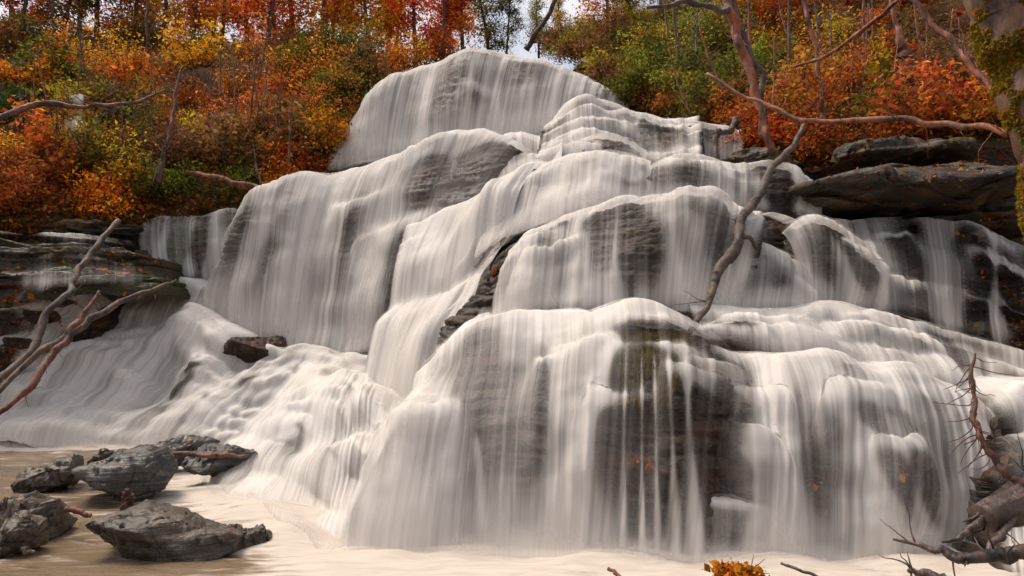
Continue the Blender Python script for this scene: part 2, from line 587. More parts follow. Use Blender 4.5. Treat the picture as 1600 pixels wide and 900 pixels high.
    if water:
        V = np.concatenate([np.zeros((1, nu)), np.cumsum(np.linalg.norm(np.diff(G, axis=0), axis=2), axis=0)], 0)
        rip = 0.022 * vnoise(U[None] * 9, V * 0.35, 0, sd + 50) + 0.012 * vnoise(U[None] * 24, V * 0.5, 0, sd + 51)
        Gw = Gw0 + nrm * (0.035 + rip * np.clip(T * 4, 0.3, 1))[..., None]
        du = np.interp(un, *zip(*dens_u)) if dens_u else np.ones(nu)
        flow = dens * du[None] * np.ones_like(T)
        flow = flow + lipd * np.exp(-(np.clip(T, 0, 1) / 0.13) ** 2) * du + footd * sstep(0.72, 1.0, T) * (0.3 + 0.7 * du)
        flow = flow + fvar * fbm(U[None] * 1.1, T * 1.3, 0, sd + 60, 3) * (1 - 0.5 * np.exp(-(T / 0.15) ** 2))
        flow = flow - mid * sstep(0.08, 0.3, T) * sstep(1.0, 0.7, T)
        flow = flow + 0.24 * vnoise(U[None] * 1.3, V * 0.1, 0, sd + 61) * sstep(0, 0.2, T)
        if knobs:
            flow = flow + KB
        flow = flow * (0.35 + 0.65 * np.clip(du, 0, 1))
        if ropes:
            # thicker or thinner ropes of water: start, end, half widths, amount
            v_ = Gw - np.array([0, 0, CAMZ])
            dd = v_[..., 1] * CP + v_[..., 2] * SP
            qx, qy = 800 + F * v_[..., 0] / dd, 450 - F * (-v_[..., 1] * SP + v_[..., 2] * CP) / dd
            for (x0, y0, w0, x1, y1, w1, am) in ropes:
                t_ = np.clip((qy - y0) / (y1 - y0), 0, 1)
                xc = x0 + (x1 - x0) * t_ ** 0.8
                wd = w0 + (w1 - w0) * t_
                g = np.exp(-((qx - xc) / wd) ** 2) * sstep(y0 - 25, y0 + 10, qy) * sstep(y1 + 25, y1 - 5, qy)
                flow = flow + am * g * np.where(T < -0.05, 0, 1)
        flr = (0.11 + 0.07 * vnoise(U[None] * 3.1, V * 0.15, 0, sd + 63)) * np.clip(dens * du * 3.3, 0, 1)[None] * (dens > 0.25) * sstep(-0.35, 0.0, T)
        flow = flr + 0.09 * np.log1p(np.exp(np.clip((flow - flr) / 0.09, -30, 30)))
        flow = np.clip(flow, 0, 1.4)
        if dens < 0.3:
            flow = flow * sstep(-0.7, -0.15, T)
        if not pool:
            flow = flow * sstep(1.03, 0.93, T)
        el, er = edge
        flow = flow * sstep(0, max(el, 1e-3), un)[None] * sstep(0, max(er, 1e-3), 1 - un)[None]
        vl = np.interp(T, [-1, 0.0, 0.18, 0.75, 1.0], [veil[0], veil[0], veil[1], veil[1], veil[2]])
        me = grid_mesh('water_curtain', Gw, {'flow': np.clip(flow, 0, 1.4), 'veil': vl}, np.stack([np.broadcast_to(U, T.shape) + sd, V], -1))
        new_obj('water_curtain', me, M_WATER, falls)
        if dens > 0.3:
            # fine spray thrown up where the curtain lands
            hh = np.linspace(0, 1, 12)[:, None]
            hgt = (0.5 if pool else 0.28) * (0.7 + 0.5 * vnoise(U * 1.2, 0.5, 0, sd + 80)) * (0.5 + 0.05 * Ft[:, 1])
            Mg = np.repeat(Ft[None], 12, 0)
            Mg[..., 1] += -0.16 + 0.14 * hh - 0.05 * vnoise(U[None] * 2, hh, 0, sd + 81)
            Mg[..., 2] += -0.03 + hh * hgt[None]
            fm = 0.5 * (1 - hh) ** 1.3 * (0.75 + 0.35 * fbm(U[None] * 1.7, hh * 0.6, 0, sd + 82, 3)) * np.clip(flow[-3] * 1.6, 0.25, 1)[None] * sstep(0, 0.12, un)[None] * sstep(0, 0.12, 1 - un)[None] * sstep(0.0, 0.15, hh + 0.05)
            me = grid_mesh('spray_veil', Mg, {'flow': fm, 'veil': np.full(fm.shape, 0.8)}, np.stack([np.broadcast_to(U, fm.shape) + sd, np.broadcast_to(hh, fm.shape)], -1))
            new_obj('spray_veil', me, M_WATER, falls)
        if spray and nu >= 100:
            Gp = Gw0.copy()
            for _ in range(40):
                Gp[1:-1] = (Gp[:-2] + 2 * Gp[1:-1] + Gp[2:]) / 4
                Gp[:, 1:-1] = (Gp[:, :-2] + 2 * Gp[:, 1:-1] + Gp[:, 2:]) / 4
            Gp = Gp + nrm * (0.06 + 0.06 * np.clip(T, 0, 1) + 0.03 * vnoise(U[None] * 2.2, V * 0.3, 0, sd + 70))[..., None]
            fp = np.clip(0.0 + 0.2 * flow + 0.12 * fbm(U[None] * 1.5, V * 0.25, 0, sd + 71, 3), 0, 0.55) * sstep(0, 0.12, un)[None] * sstep(0, 0.12, 1 - un)[None] * sstep(-0.8, -0.1, T)
            fp = fp * np.clip(flow * 2.2, 0, 1) * (0.45 + 0.55 * sstep(0.55, 0.95, T) + 0.4 * np.exp(-(T / 0.15) ** 2))
            me = grid_mesh('spray_veil', Gp[::2, ::2], {'flow': fp[::2, ::2], 'veil': np.full_like(T, 0.55)[::2, ::2]}, np.stack([np.broadcast_to(U, T.shape) * 0.7 + sd * 2, V], -1)[::2, ::2])
            new_obj('spray_veil', me, M_WATER, falls)
    return Gs


# top dome of the falls
cascade([(572, 190, 19.6), (602, 146, 19.6), (655, 110, 19.5), (730, 91, 19.4), (815, 93, 19.2), (885, 116, 19.0), (945, 142, 18.6), (985, 167, 18.2)],
        [(505, 268, 17.6), (560, 258, 17.4), (620, 248, 17.2), (700, 232, 17.0), (780, 225, 16.8), (860, 212, 16.8), (930, 186, 17.2), (995, 178, 17.6)],
        dens=0.8, a=1.7, nu=220, nt=80, lobes=0.05, lipd=0.8, bulge=0.02, jag=0.01, fvar=0.12, ledge=1.6, dens_u=[(0, 1.15), (0.2, 0.95), (0.36, 0.92), (0.5, 0.92), (0.65, 0.98), (1, 1.1)], edge=(0.03, 0.05),
        ropes=[(690, 150, 12, 690, 215, 16, -0.2), (668, 130, 6, 655, 235, 9, 0.4), (775, 130, 6, 778, 225, 8, 0.4), (710, 110, 5, 705, 220, 6, -0.25), (735, 100, 4, 732, 220, 6, 0.25), (590, 170, 14, 560, 250, 20, 0.25), (830, 140, 30, 840, 210, 40, 0.2)], knobs=3, kr=(0.4, 0.9))
# steps to the right of the dome
cascade([(850, 200, 16.2), (890, 168, 16.0), (950, 163, 15.8), (1020, 182, 15.2), (1095, 190, 14.6)],
        [(835, 262, 13.0), (895, 258, 12.9), (965, 264, 12.8), (1035, 262, 12.6), (1100, 252, 12.6)],
        dens=0.78, steps=5, nu=170, nt=130, lobes=0.25, veil=(0.6, 0.15, 0.3), ledge=1.0, bulge=0.07, soft=3, wob=0.8, edge=(0.05, 0.05), knobs=16, kr=(0.3, 0.6), fixn=True, kh=1.3)
cascade([(888, 244, 13.3), (915, 222, 13.2), (955, 218, 13.1), (990, 232, 13.0), (1010, 250, 12.9)],
        [(880, 264, 12.5), (912, 266, 12.4), (950, 269, 12.4), (990, 270, 12.4), (1015, 270, 12.4)],
        dens=0.35, nu=70, nt=50, ledge=0.6, edge=(0.1, 0.1))
cascade([(1075, 190, 14.2), (1105, 193, 14.1), (1135, 198, 14.0), (1165, 206, 13.9)],
        [(1080, 252, 13.4), (1108, 250, 13.4), (1138, 248, 13.4), (1160, 246, 13.4)],
        dens=0.3, nu=60, nt=60, ledge=0.8, strat=0.12)
# big left curtain
cascade([(418, 345, 15.6), (448, 308, 15.7), (505, 280, 15.8), (580, 264, 15.8), (650, 248, 15.6), (710, 222, 15.3), (770, 226, 14.9), (830, 255, 14.4)],
        [(325, 480, 14.4), (380, 520, 14.0), (440, 550, 13.6), (500, 558, 13.4), (560, 556, 13.1), (610, 545, 12.9), (660, 510, 12.9), (720, 450, 13.0)],
        dens=0.64, a=1.75, nu=210, nt=130, lobes=0.42, lobe_f=0.55, ledge=1.6, dens_u=[(0, 1.25), (0.12, 1.3), (0.28, 0.95), (0.42, 1.1), (0.55, 0.85), (0.7, 0.8), (1, 1)],
        edge=(0.02, 0.02), footd=0.1, veil=(0.6, 0.45, 0.4),
        ropes=[(505, 270, 18, 455, 540, 22, 0.45), (560, 300, 14, 530, 500, 22, -0.28), (425, 380, 20, 385, 480, 25, -0.25), (605, 260, 16, 570, 520, 20, 0.4), (500, 430, 25, 490, 545, 30, -0.25), (630, 360, 14, 605, 500, 14, -0.45), (440, 310, 12, 360, 470, 20, 0.25)], knobs=9, kr=(0.5, 1.1), bulge=0.1, mid=0.36)
cascade([(625, 268, 15.0), (650, 236, 14.9), (690, 219, 14.7), (728, 226, 14.5), (750, 255, 14.3)],
        [(618, 350, 14.0), (650, 347, 13.9), (690, 338, 13.7), (728, 322, 13.5), (760, 305, 13.4)],
        dens=0.48, nu=90, nt=60, lobes=0.08, ledge=0.9, a=1.7, veil=(0.6, 0.45, 0.6), edge=(0.12, 0.15))
cascade([(540, 395, 13.9), (565, 368, 13.8), (595, 362, 13.7), (620, 385, 13.6)],
        [(525, 545, 13.1), (555, 550, 13.0), (590, 545, 12.9), (615, 530, 12.9)],
        dens=0.45, nu=70, nt=60, lobes=0.05, ledge=0.4, a=1.7, veil=(0.6, 0.5, 0.5), edge=(0.25, 0.25))
cascade([(745, 236, 16.4), (790, 226, 16.3), (840, 215, 16.2), (885, 200, 16.0)],
        [(760, 330, 12.9), (800, 300, 12.7), (840, 275, 12.6), (880, 262, 12.6)],
        dens=0.85, nu=90, nt=90, steps=2, lobes=0.1, ledge=0.8, a=1.6, veil=(0.6, 0.5, 0.6), edge=(0.05, 0.05), soft=14, fixn=True)
# the slanting chute
cascade([(640, 355, 13.3), (690, 332, 13.0), (750, 308, 12.6), (810, 275, 12.1), (850, 255, 11.9)],
        [(560, 655, 10.6), (590, 665, 10.3), (625, 665, 10.0), (665, 630, 9.7), (735, 530, 9.6)],
        dens=0.95, steps=2, a=1.45, nu=130, nt=120, lobes=0.2, ledge=0.8, veil=(0.6, 0.55, 0.7), edge=(0.06, 0.02), wob=0.6, jag=0.05, knobs=10, kr=(0.35, 0.7), fixn=True, mid=0.1)
# upper middle tiers
cascade([(795, 312, 11.7), (830, 270, 11.5), (880, 251, 11.4), (945, 256, 11.3), (1015, 268, 11.2)],
        [(745, 410, 10.9), (805, 368, 10.7), (865, 345, 10.5), (935, 326, 10.3), (1020, 322, 10.3)],
        dens=0.78, nu=130, nt=70, lobes=0.1, ledge=1.2, edge=(0.04, 0.04), veil=(0.6, 0.2, 0.5), knobs=6, kr=(0.3, 0.6), a=1.65)
cascade([(1005, 268, 11.3), (1055, 249, 11.3), (1100, 245, 11.2), (1150, 257, 11.1), (1205, 262, 11.0), (1250, 266, 10.9), (1270, 276, 10.9)],
        [(1000, 325, 10.3), (1055, 322, 10.3), (1105, 322, 10.2), (1155, 326, 10.2), (1212, 330, 10.2), (1260, 332, 10.2), (1292, 334, 10.2)],
        dens=0.6, nu=150, nt=70, lobes=0.15, ledge=1.6, edge=(0.03, 0.06), veil=(0.6, 0.15, 0.5), dens_u=[(0, 1), (0.3, 0.9), (0.6, 0.7), (0.8, 0.45), (0.9, 1.4), (1, 1.2)],
        ropes=[(1245, 270, 12, 1272, 335, 16, 0.8), (1085, 262, 14, 1090, 320, 18, -0.25), (1120, 258, 12, 1135, 322, 14, 0.35), (1205, 275, 20, 1225, 330, 20, -0.3)], knobs=7, kr=(0.25, 0.5), a=1.6)
# middle block
cascade([(798, 402, 9.3), (840, 360, 9.2), (905, 328, 9.1), (985, 311, 9.0), (1070, 314, 9.0), (1140, 328, 9.0), (1195, 346, 9.0)],
        [(765, 512, 8.3), (815, 490, 8.2), (890, 486, 8.1), (980, 486, 8.0), (1060, 484, 8.0), (1120, 480, 8.0), (1165, 476, 8.0)],
        dens=0.54, nu=220, nt=110, lobes=0.12, ledge=1.5, a=1.65, edge=(0.04, 0.06), veil=(0.6, 0.06, 0.45), dens_u=[(0, 1.4), (0.2, 1.15), (0.4, 0.8), (0.55, 0.62), (0.75, 1.0), (1, 1.1)],
        ropes=[(1010, 345, 16, 1030, 480, 26, -0.35), (880, 360, 10, 868, 485, 12, -0.2), (900, 345, 10, 890, 485, 16, 0.3), (965, 335, 5, 955, 480, 7, 0.35), (985, 340, 6, 985, 480, 8, -0.3), (1045, 335, 7, 1068, 480, 10, 0.4), (1090, 345, 14, 1085, 480, 18, 0.35), (830, 400, 24, 805, 480, 24, 0.35)], knobs=9, kr=(0.25, 0.5), bulge=0.08, mid=0.38, kh=1.2)
cascade([(690, 505, 9.5), (735, 440, 9.5), (775, 395, 9.45), (812, 368, 9.4)],
        [(680, 560, 8.7), (715, 540, 8.6), (755, 520, 8.5), (790, 505, 8.4)],
        dens=0.08, nu=70, nt=70, lobes=0.03, ledge=0.7, lipd=0.1, footd=0.25, damp=0.09, a=1.4)
# right of the middle block
cascade([(1165, 350, 9.4), (1205, 338, 9.3), (1250, 350, 9.2)], [(1165, 420, 8.9), (1215, 420, 8.85), (1250, 420, 8.8)],
        dens=0.12, nu=60, nt=60, lobes=0.05, ledge=0.9, lipd=0.25, footd=0.1)
cascade([(1095, 432, 8.75), (1135, 406, 8.7), (1190, 400, 8.7), (1235, 408, 8.7), (1262, 430, 8.7)],
        [(1095, 482, 8.1), (1140, 482, 8.1), (1190, 482, 8.1), (1240, 482, 8.15), (1275, 482, 8.2)],
        dens=0.55, nu=100, nt=60, lobes=0.05, ledge=0.6, edge=(0.12, 0.1), veil=(0.6, 0.3, 0.5), knobs=3, kr=(0.2, 0.35), a=1.6)
cascade([(1222, 385, 9.2), (1255, 358, 9.1), (1300, 362, 9.05), (1335, 380, 9.0), (1362, 412, 9.0)],
        [(1230, 484, 8.4), (1270, 486, 8.4), (1310, 484, 8.4), (1350, 482, 8.5), (1385, 480, 8.6)],
        dens=0.55, nu=110, nt=80, lobes=0.06, ledge=1.2, edge=(0.12, 0.1), veil=(0.6, 0.12, 0.5),
        ropes=[(1240, 375, 9, 1265, 485, 12, 0.6), (1275, 375, 10, 1310, 480, 14, -0.2), (1300, 372, 10, 1345, 480, 14, 0.3)], knobs=4, kr=(0.2, 0.35), a=1.6)
# wet ledge on the right with thin trickles
cascade([(1285, 352, 10.0), (1350, 346, 9.9), (1420, 350, 9.7), (1490, 358, 9.5), (1560, 372, 9.3), (1640, 395, 9.0), (1760, 420, 8.6)],
        [(1330, 492, 8.9), (1390, 505, 8.8), (1450, 520, 8.7), (1510, 535, 8.6), (1570, 545, 8.4), (1650, 560, 8.2), (1760, 590, 7.8)],
        dens=0.24, nu=260, nt=120, lobes=0.25, ledge=1.8, steps=3, a=1.7, edge=(0.06, 0.02), veil=(0.2, 0.0, 0.1), lipd=0.12, footd=0.1, damp=0.22, strat=0.13, mat=M_ROCK,
        dens_u=[(0, 1), (0.18, 0.9), (0.3, 0.6), (0.36, 2.4), (0.41, 2.0), (0.45, 0.6), (0.56, 0.5), (0.6, 2.6), (0.64, 1.0), (1, 0.4)], label='wet layered ledge with thin trickles and fallen leaves', knobs=16, kr=(0.2, 0.4), fixn=True, mid=0.1)
cascade([(1330, 478, 8.8), (1400, 492, 8.7), (1470, 515, 8.6), (1550, 540, 8.4), (1660, 575, 8.0)],
        [(1350, 545, 7.6), (1420, 580, 7.4), (1500, 610, 7.2), (1580, 640, 7.0), (1680, 680, 6.8)],
        dens=0.62, nu=140, nt=90, lobes=0.2, ledge=0.6, steps=3, edge=(0.1, 0.02), veil=(0.5, 0.3, 0.5), a=1.6, mat=M_ROCK,
        dens_u=[(0, 1.4), (0.35, 1.0), (0.55, 0.7), (1, 0.8)], knobs=10, kr=(0.2, 0.4), fixn=True)
# lower right fan
cascade([(1070, 492, 8.0), (1140, 482, 7.95), (1230, 484, 8.0), (1330, 490, 8.0), (1430, 520, 7.9)],
        [(1085, 540, 6.9), (1170, 565, 6.8), (1280, 575, 6.8), (1400, 590, 6.8), (1510, 612, 6.8)],
        dens=0.82, nu=170, nt=90, lobes=0.15, ledge=0.5, steps=3, a=1.6, edge=(0.06, 0.04), veil=(0.6, 0.25, 0.4), knobs=22, kr=(0.2, 0.4), fixn=True, kh=1.4)
cascade([(1085, 535, 6.95), (1130, 548, 6.85), (1200, 562, 6.75), (1290, 568, 6.7), (1390, 580, 6.7), (1490, 602, 6.7), (1560, 650, 6.6), (1640, 700, 6.5)],
        [gnd(1110, 868), gnd(1165, 868), gnd(1230, 868), gnd(1330, 864), gnd(1430, 858), gnd(1510, 846), gnd(1580, 830), gnd(1680, 800)],
        dens=0.52, nu=260, nt=150, lobes=0.2, lobe_f=0.8, ledge=0.7, a=1.5, edge=(0.06, 0.02), veil=(0.7, 0.08, 0.55), pool=True, footd=0.35,
        dens_u=[(0, 0.28), (0.05, 0.4), (0.12, 1.2), (0.17, 1.3), (0.28, 0.8), (0.4, 1.2), (0.52, 0.95), (0.65, 1.3), (0.8, 1.2), (1, 1)], damp=0.08,
        ropes=[(1205, 570, 11, 1192, 866, 32, 0.8), (1200, 580, 12, 1160, 760, 24, 0.35), (1290, 575, 22, 1400, 860, 34, 0.6), (1245, 610, 16, 1285, 850, 42, -0.55), (1380, 590, 7, 1450, 840, 12, 0.4), (1400, 640, 18, 1455, 820, 24, -0.5), (1350, 600, 12, 1420, 820, 20, -0.2), (1470, 600, 26, 1540, 840, 34, 0.5), (1120, 570, 14, 1122, 820, 20, -0.4)], knobs=14, kr=(0.2, 0.42), bulge=0.1, kh=1.3)
# big front block
cascade([(660, 590, 7.9), (700, 540, 7.6), (750, 508, 7.4), (815, 490, 7.2), (890, 487, 7.0), (960, 492, 6.95), (1020, 497, 6.9), (1075, 512, 6.9), (1105, 540, 6.95)],
        [gnd(545, 846), gnd(625, 854), gnd(705, 860), gnd(785, 863), gnd(865, 866), gnd(945, 868), gnd(1015, 869), gnd(1085, 869), gnd(1135, 868)],
        dens=0.5, nu=300, nt=160, lobes=0.1, lobe_f=1.0, ledge=1.3, a=1.6, edge=(0.04, 0.03), veil=(0.6, 0.06, 0.55), pool=True, footd=0.38,
        dens_u=[(0, 1.5), (0.15, 1.25), (0.28, 0.72), (0.42, 0.95), (0.52, 0.95), (0.6, 1.15), (0.68, 0.85), (0.78, 0.78), (0.86, 0.85), (0.93, 0.35), (1, 0.28)], damp=0.08,
        ropes=[(955, 535, 11, 868, 866, 36, 0.85), (915, 560, 10, 905, 720, 14, 0.3), (850, 545, 18, 820, 820, 26, -0.38), (795, 575, 32, 740, 830, 48, -0.4), (660, 600, 30, 600, 850, 45, 0.4), (865, 510, 12, 870, 640, 14, 0.35), (1010, 515, 42, 1000, 840, 58, -0.42),
               (1003, 560, 3, 1003, 866, 5, 0.55), (1022, 560, 3, 1028, 866, 5, 0.5), (978, 560, 3, 972, 866, 6, 0.4), (1045, 560, 4, 1056, 866, 8, 0.55), (1068, 550, 6, 1088, 866, 12, 0.6), (745, 690, 5, 752, 820, 8, 0.45), (715, 640, 6, 690, 740, 8, 0.3)], knobs=14, kr=(0.22, 0.45), bulge=0.1, kh=1.3)
# small step at its foot
cascade([(1070, 800, 5.35), (1105, 784, 5.3), (1160, 788, 5.3), (1215, 804, 5.3), (1250, 822, 5.3)],
        [gnd(1065, 872), gnd(1105, 874), gnd(1160, 876), gnd(1215, 876), gnd(1265, 874)],
        dens=0.62, nu=110, nt=60, lobes=0.06, ledge=0.35, edge=(0.2, 0.2), veil=(0.6, 0.25, 0.6), pool=True)
# lower left slope of small steps
cascade([(150, 515, 13.9), (240, 505, 14.2), (320, 482, 14.3), (390, 520, 13.9), (450, 550, 13.5), (530, 560, 13.2), (610, 560, 12.8)],
        [gnd(-90, 697), gnd(0, 698), gnd(80, 699), gnd(190, 700), gnd(300, 702), gnd(400, 706), gnd(500, 716)],
        dens=0.85, nu=220, nt=160, lobes=0.4, ledge=0.8, steps=8, a=1.9, edge=(0.06, 0.04), veil=(0.65, 0.3, 0.45), wob=0.8, pool=True, strat=0.3, footd=0.12, soft=7, skirt=False, bulge=0.35, knobs=60, kr=(0.2, 0.5), rin=0.12, fixn=True, mid=0.15, kh=1.3)
cascade([(480, 572, 12.6), (540, 578, 12.0), (590, 600, 11.2), (640, 610, 10.4), (690, 600, 9.6)],
        [gnd(300, 735, 0.02), gnd(400, 790, 0.02), gnd(500, 838), gnd(570, 850), gnd(660, 858)],
        dens=0.95, nu=220, nt=190, lobes=0.35, ledge=0.6, steps=7, a=1.8, edge=(0.1, 0.05), veil=(0.6, 0.35, 0.55), wob=0.9, pool=True, footd=0.15, soft=9, skirt=False, bulge=0.35, knobs=50, kr=(0.22, 0.5), rin=0.12, fixn=True, mid=0.15, kh=1.0)
# small curtain on the left ledge
cascade([(225, 350, 15.1), (262, 342, 15.1), (305, 340, 15.1), (350, 336, 15.2), (392, 334, 15.3)],
        [(222, 430, 14.5), (262, 432, 14.5), (305, 434, 14.5), (350, 438, 14.6), (390, 445, 14.7)],
        dens=0.34, nu=120, nt=80, lobes=0.1, ledge=1.0, edge=(0.05, 0.1), veil=(0.3, 0.0, 0.3), damp=0.1, mat=M_ROCKM, spray=False,
        ropes=[(262, 345, 7, 250, 425, 12, 0.4), (300, 345, 6, 292, 430, 10, 0.3), (335, 340, 8, 330, 430, 10, 0.4), (280, 350, 6, 275, 430, 8, -0.3), (318, 350, 6, 312, 430, 8, -0.3)])
cascade([(200, 447, 14.3), (250, 436, 14.4), (330, 442, 14.5), (400, 458, 14.6), (440, 474, 14.8)],
        [(110, 570, 13.2), (190, 566, 13.5), (270, 550, 13.8), (340, 535, 14.0), (400, 540, 14.0)],
        dens=0.75, nu=120, nt=90, lobes=0.2, ledge=0.7, steps=3, veil=(0.4, 0.3, 0.4), edge=(0.2, 0.1), wob=1.0, soft=7, skirt=False, bulge=0.25, toe=0.4, knobs=12, kr=(0.25, 0.5), rin=0.1, fixn=True)
cascade([(108, 150, 16.2), (120, 146, 16.1), (134, 150, 16.2)], [(98, 236, 15.4), (118, 240, 15.3), (138, 236, 15.4)],
        dens=0.5, rock=False, nu=40, nt=50, steps=2, ledge=0.5, edge=(0.3, 0.3), veil=(0.5, 0.5, 0.5), lobes=0.05)
# mossy rock shelves on the left
cascade([(-160, 352, 11.6), (-60, 362, 12.2), (40, 368, 12.7), (130, 374, 13.0), (230, 390, 13.4)],
        [(-160, 455, 10.9), (-60, 458, 11.4), (40, 455, 11.9), (130, 450, 12.4), (240, 446, 12.9)],
        dens=0.08, nu=140, nt=90, lobes=0.3, ledge=1.2, steps=2, a=1.8, veil=(0.1, 0.0, 0.1), damp=0.2, strat=0.2, mat=M_ROCKM, lipd=0.0, footd=0.05,
        dens_u=[(0, 0.5), (0.45, 0.8), (0.5, 2.6), (0.62, 2.4), (0.68, 0.5), (1, 0.5)], label='mossy green rock shelf with thin trickles')
cascade([(-260, 440, 10.3), (-100, 455, 11.2), (10, 458, 11.9), (80, 455, 12.4), (135, 462, 12.9), (165, 490, 13.3)],
        [gnd(-330, 720), gnd(-240, 705), gnd(-180, 700), gnd(-120, 698), gnd(-80, 697), gnd(-40, 697)],
        dens=0.16, nu=200, nt=140, lobes=0.4, ledge=0.7, steps=6, a=1.8, veil=(0.2, 0.1, 0.3), damp=0.22, strat=0.2, mat=M_ROCK, wob=1.0, lipd=0.12, footd=0.05,
        dens_u=[(0, 0.3), (0.6, 0.6), (0.85, 1.5), (1, 3.0)], label='stepped brown rock slope beside the falls', knobs=14, kr=(0.3, 0.6), fixn=True, mid=0.1)
# lower right corner bank rock
cascade([(1500, 640, 6.4), (1560, 610, 6.6), (1640, 600, 6.8), (1760, 590, 6.8)],
        [gnd(1560, 900), gnd(1600, 905), gnd(1660, 910), gnd(1760, 920)],
        dens=0.1, nu=110, nt=110, lobes=0.2, ledge=1.0, steps=3, damp=0.2, strat=0.14, mat=M_ROCK, dens_u=[(0, 6), (0.35, 3), (0.5, 0.4), (1, 0)], veil=(0.4, 0.3, 0.5), edge=(0.3, 0.02), a=1.4)


# hill core behind the ledges
def core_mesh():
    xs = np.linspace(-60, 60, 140)
    ys = np.concatenate([np.linspace(7.2, 26, 90), np.linspace(27, 160, 30)])
    X, Y = np.meshgrid(xs, ys)
    sh = 4.2 * sstep(0.3, -2.2, X) + 0.8 * sstep(1.5, 4.5, X) * 0
    q = Y - sh
    Z = np.interp(q, [7.4, 8.4, 9.5, 12.5, 15, 17.3, 20, 22, 30, 60, 160], [-0.6, 0.6, 1.4, 2.8, 3.8, 5.0, 8.3, 9.0, 9.6, 12, 20])
    Z = Z + np.where(q > 9, 0.25 * fbm(X * 0.4, Y * 0.4, 0, 3, 4), 0)
    # gully sides rise either way
    Z = Z + np.clip(np.abs(X + 1.0) - 11, 0, 60) * 0.28 * sstep(8, 16, Y)
    return grid_mesh('hill', np.stack([X, Y, Z], -1))


hill = tag(new_obj('hill', core_mesh(), M_LITTER), 'wooded hill behind the waterfall', kind='structure')


# ------------------------------------------------------------------ banks
def bank(name, rows, label, nu=120, nv=100, seed=0, amp=0.35):
    C = np.array([crom(pts3(r), nu) for r in rows])
    G = np.stack([crom(C[:, i], nv) for i in range(nu)], 1)
    nrm = normals(G)
    if nrm[nv // 2, nu // 2, 1] > 0:
        nrm = -nrm
    G = G + nrm * (amp * fbm(G[..., 0] * 0.7, G[..., 1] * 0.7, G[..., 2] * 0.7, seed, 5))[..., None]
    o = new_obj(name, grid_mesh(name, G), M_LITTER)
    tag(o, label, kind='structure')
    return G, nrm


LB, LBN = bank('bank_left', [
    [(-420, 372, 12.2), (-200, 366, 12.8), (0, 364, 13.8), (130, 362, 14.4), (240, 348, 15.0), (400, 338, 15.8), (470, 300, 16.6), (520, 262, 18.0)],
    [(-420, 318, 12.2), (-200, 322, 12.9), (0, 325, 13.8), (130, 322, 14.6), (240, 316, 15.3), (400, 308, 16.0), (480, 270, 17.2), (530, 215, 19.0)],
    [(-420, 130, 15), (-200, 160, 15.5), (0, 190, 16.5), (130, 195, 17.5), (240, 195, 18.5), (400, 190, 19), (490, 190, 19.6), (555, 165, 20)],
    [(-420, -20, 19), (-200, 20, 20), (0, 60, 22), (130, 75, 23), (240, 80, 24), (400, 85, 24), (500, 95, 23), (600, 118, 22)],
    [(-420, -40, 34), (-200, 10, 36), (0, 50, 40), (130, 62, 40), (240, 66, 40), (400, 70, 40), (500, 78, 40), (620, 90, 40)],
], 'steep left bank under autumn shrubs', seed=11)
RB, RBN = bank('bank_right', [
    [(975, 178, 18.4), (1030, 192, 17.0), (1110, 200, 15.6), (1200, 250, 13.2), (1270, 262, 12.2), (1400, 255, 11.8), (1600, 240, 11.0), (1900, 200, 10.0)],
    [(950, 128, 19.5), (1020, 160, 17.6), (1100, 178, 16.2), (1180, 205, 14.2), (1270, 215, 13.0), (1400, 205, 12.5), (1600, 190, 11.6), (1900, 150, 10.5)],
    [(900, 95, 21.5), (980, 100, 20), (1080, 95, 18.6), (1190, 95, 17.5), (1300, 90, 16.5), (1420, 85, 15.5), (1620, 70, 14.0), (1900, 20, 12.5)],
    [(850, 70, 25), (950, 50, 24), (1080, 20, 22.5), (1200, 0, 21.5), (1320, -20, 21), (1450, -50, 20), (1650, -80, 18), (1900, -140, 16)],
    [(830, 58, 40), (960, 35, 40), (1090, 0, 40), (1220, -30, 40), (1340, -50, 40), (1480, -90, 38), (1700, -140, 35), (1900, -200, 32)],
], 'steep right bank under autumn shrubs', seed=12)


# ------------------------------------------------------------------ leaf clouds
def leaf_mesh(name, C, size, flat=0.0, seed=0, aspect=0.55, droop=0.0, dirs=None):
    """a folded diamond leaf at every centre in C"""
    rg = np.random.default_rng(seed)
    n = len(C)
    a = rg.normal(size=(n, 3)) if dirs is None else dirs + rg.normal(size=(n, 3)) * 0.25
    a[:, 2] = a[:, 2] * (1 - flat) - droop
    a /= np.linalg.norm(a, axis=1, keepdims=True) + 1e-9
    b = rg.normal(size=(n, 3))
    b[:, 2] *= (1 - flat)
    b -= a * np.sum(a * b, 1, keepdims=True)
    b /= np.linalg.norm(b, axis=1, keepdims=True) + 1e-9
    c = np.cross(a, b)
    s = (size * np.clip(np.exp(rg.normal(size=n) * 0.42), 0.35, 2.2) * 0.88)[:, None]
    V = np.empty((n, 4, 3))
    V[:, 0] = C - a * s * 0.5
    V[:, 1] = C + b * s * 0.5 * aspect + c * s * 0.12
    V[:, 2] = C + a * s * 0.5
    V[:, 3] = C - b * s * 0.5 * aspect + c * s * 0.12
    me = bpy.data.meshes.new(name)
    me.vertices.add(n * 4)
    me.vertices.foreach_set('co', V.astype(np.float32).ravel())
    me.loops.add(n * 4)
    me.loops.foreach_set('vertex_index', np.arange(n * 4, dtype=np.int32))
    me.polygons.add(n)
    me.polygons.foreach_set('loop_start', np.arange(0, n * 4, 4, dtype=np.int32))
    me.polygons.foreach_set('loop_total', np.full(n, 4, np.int32))
    me.update()
    me.validate()
    return me


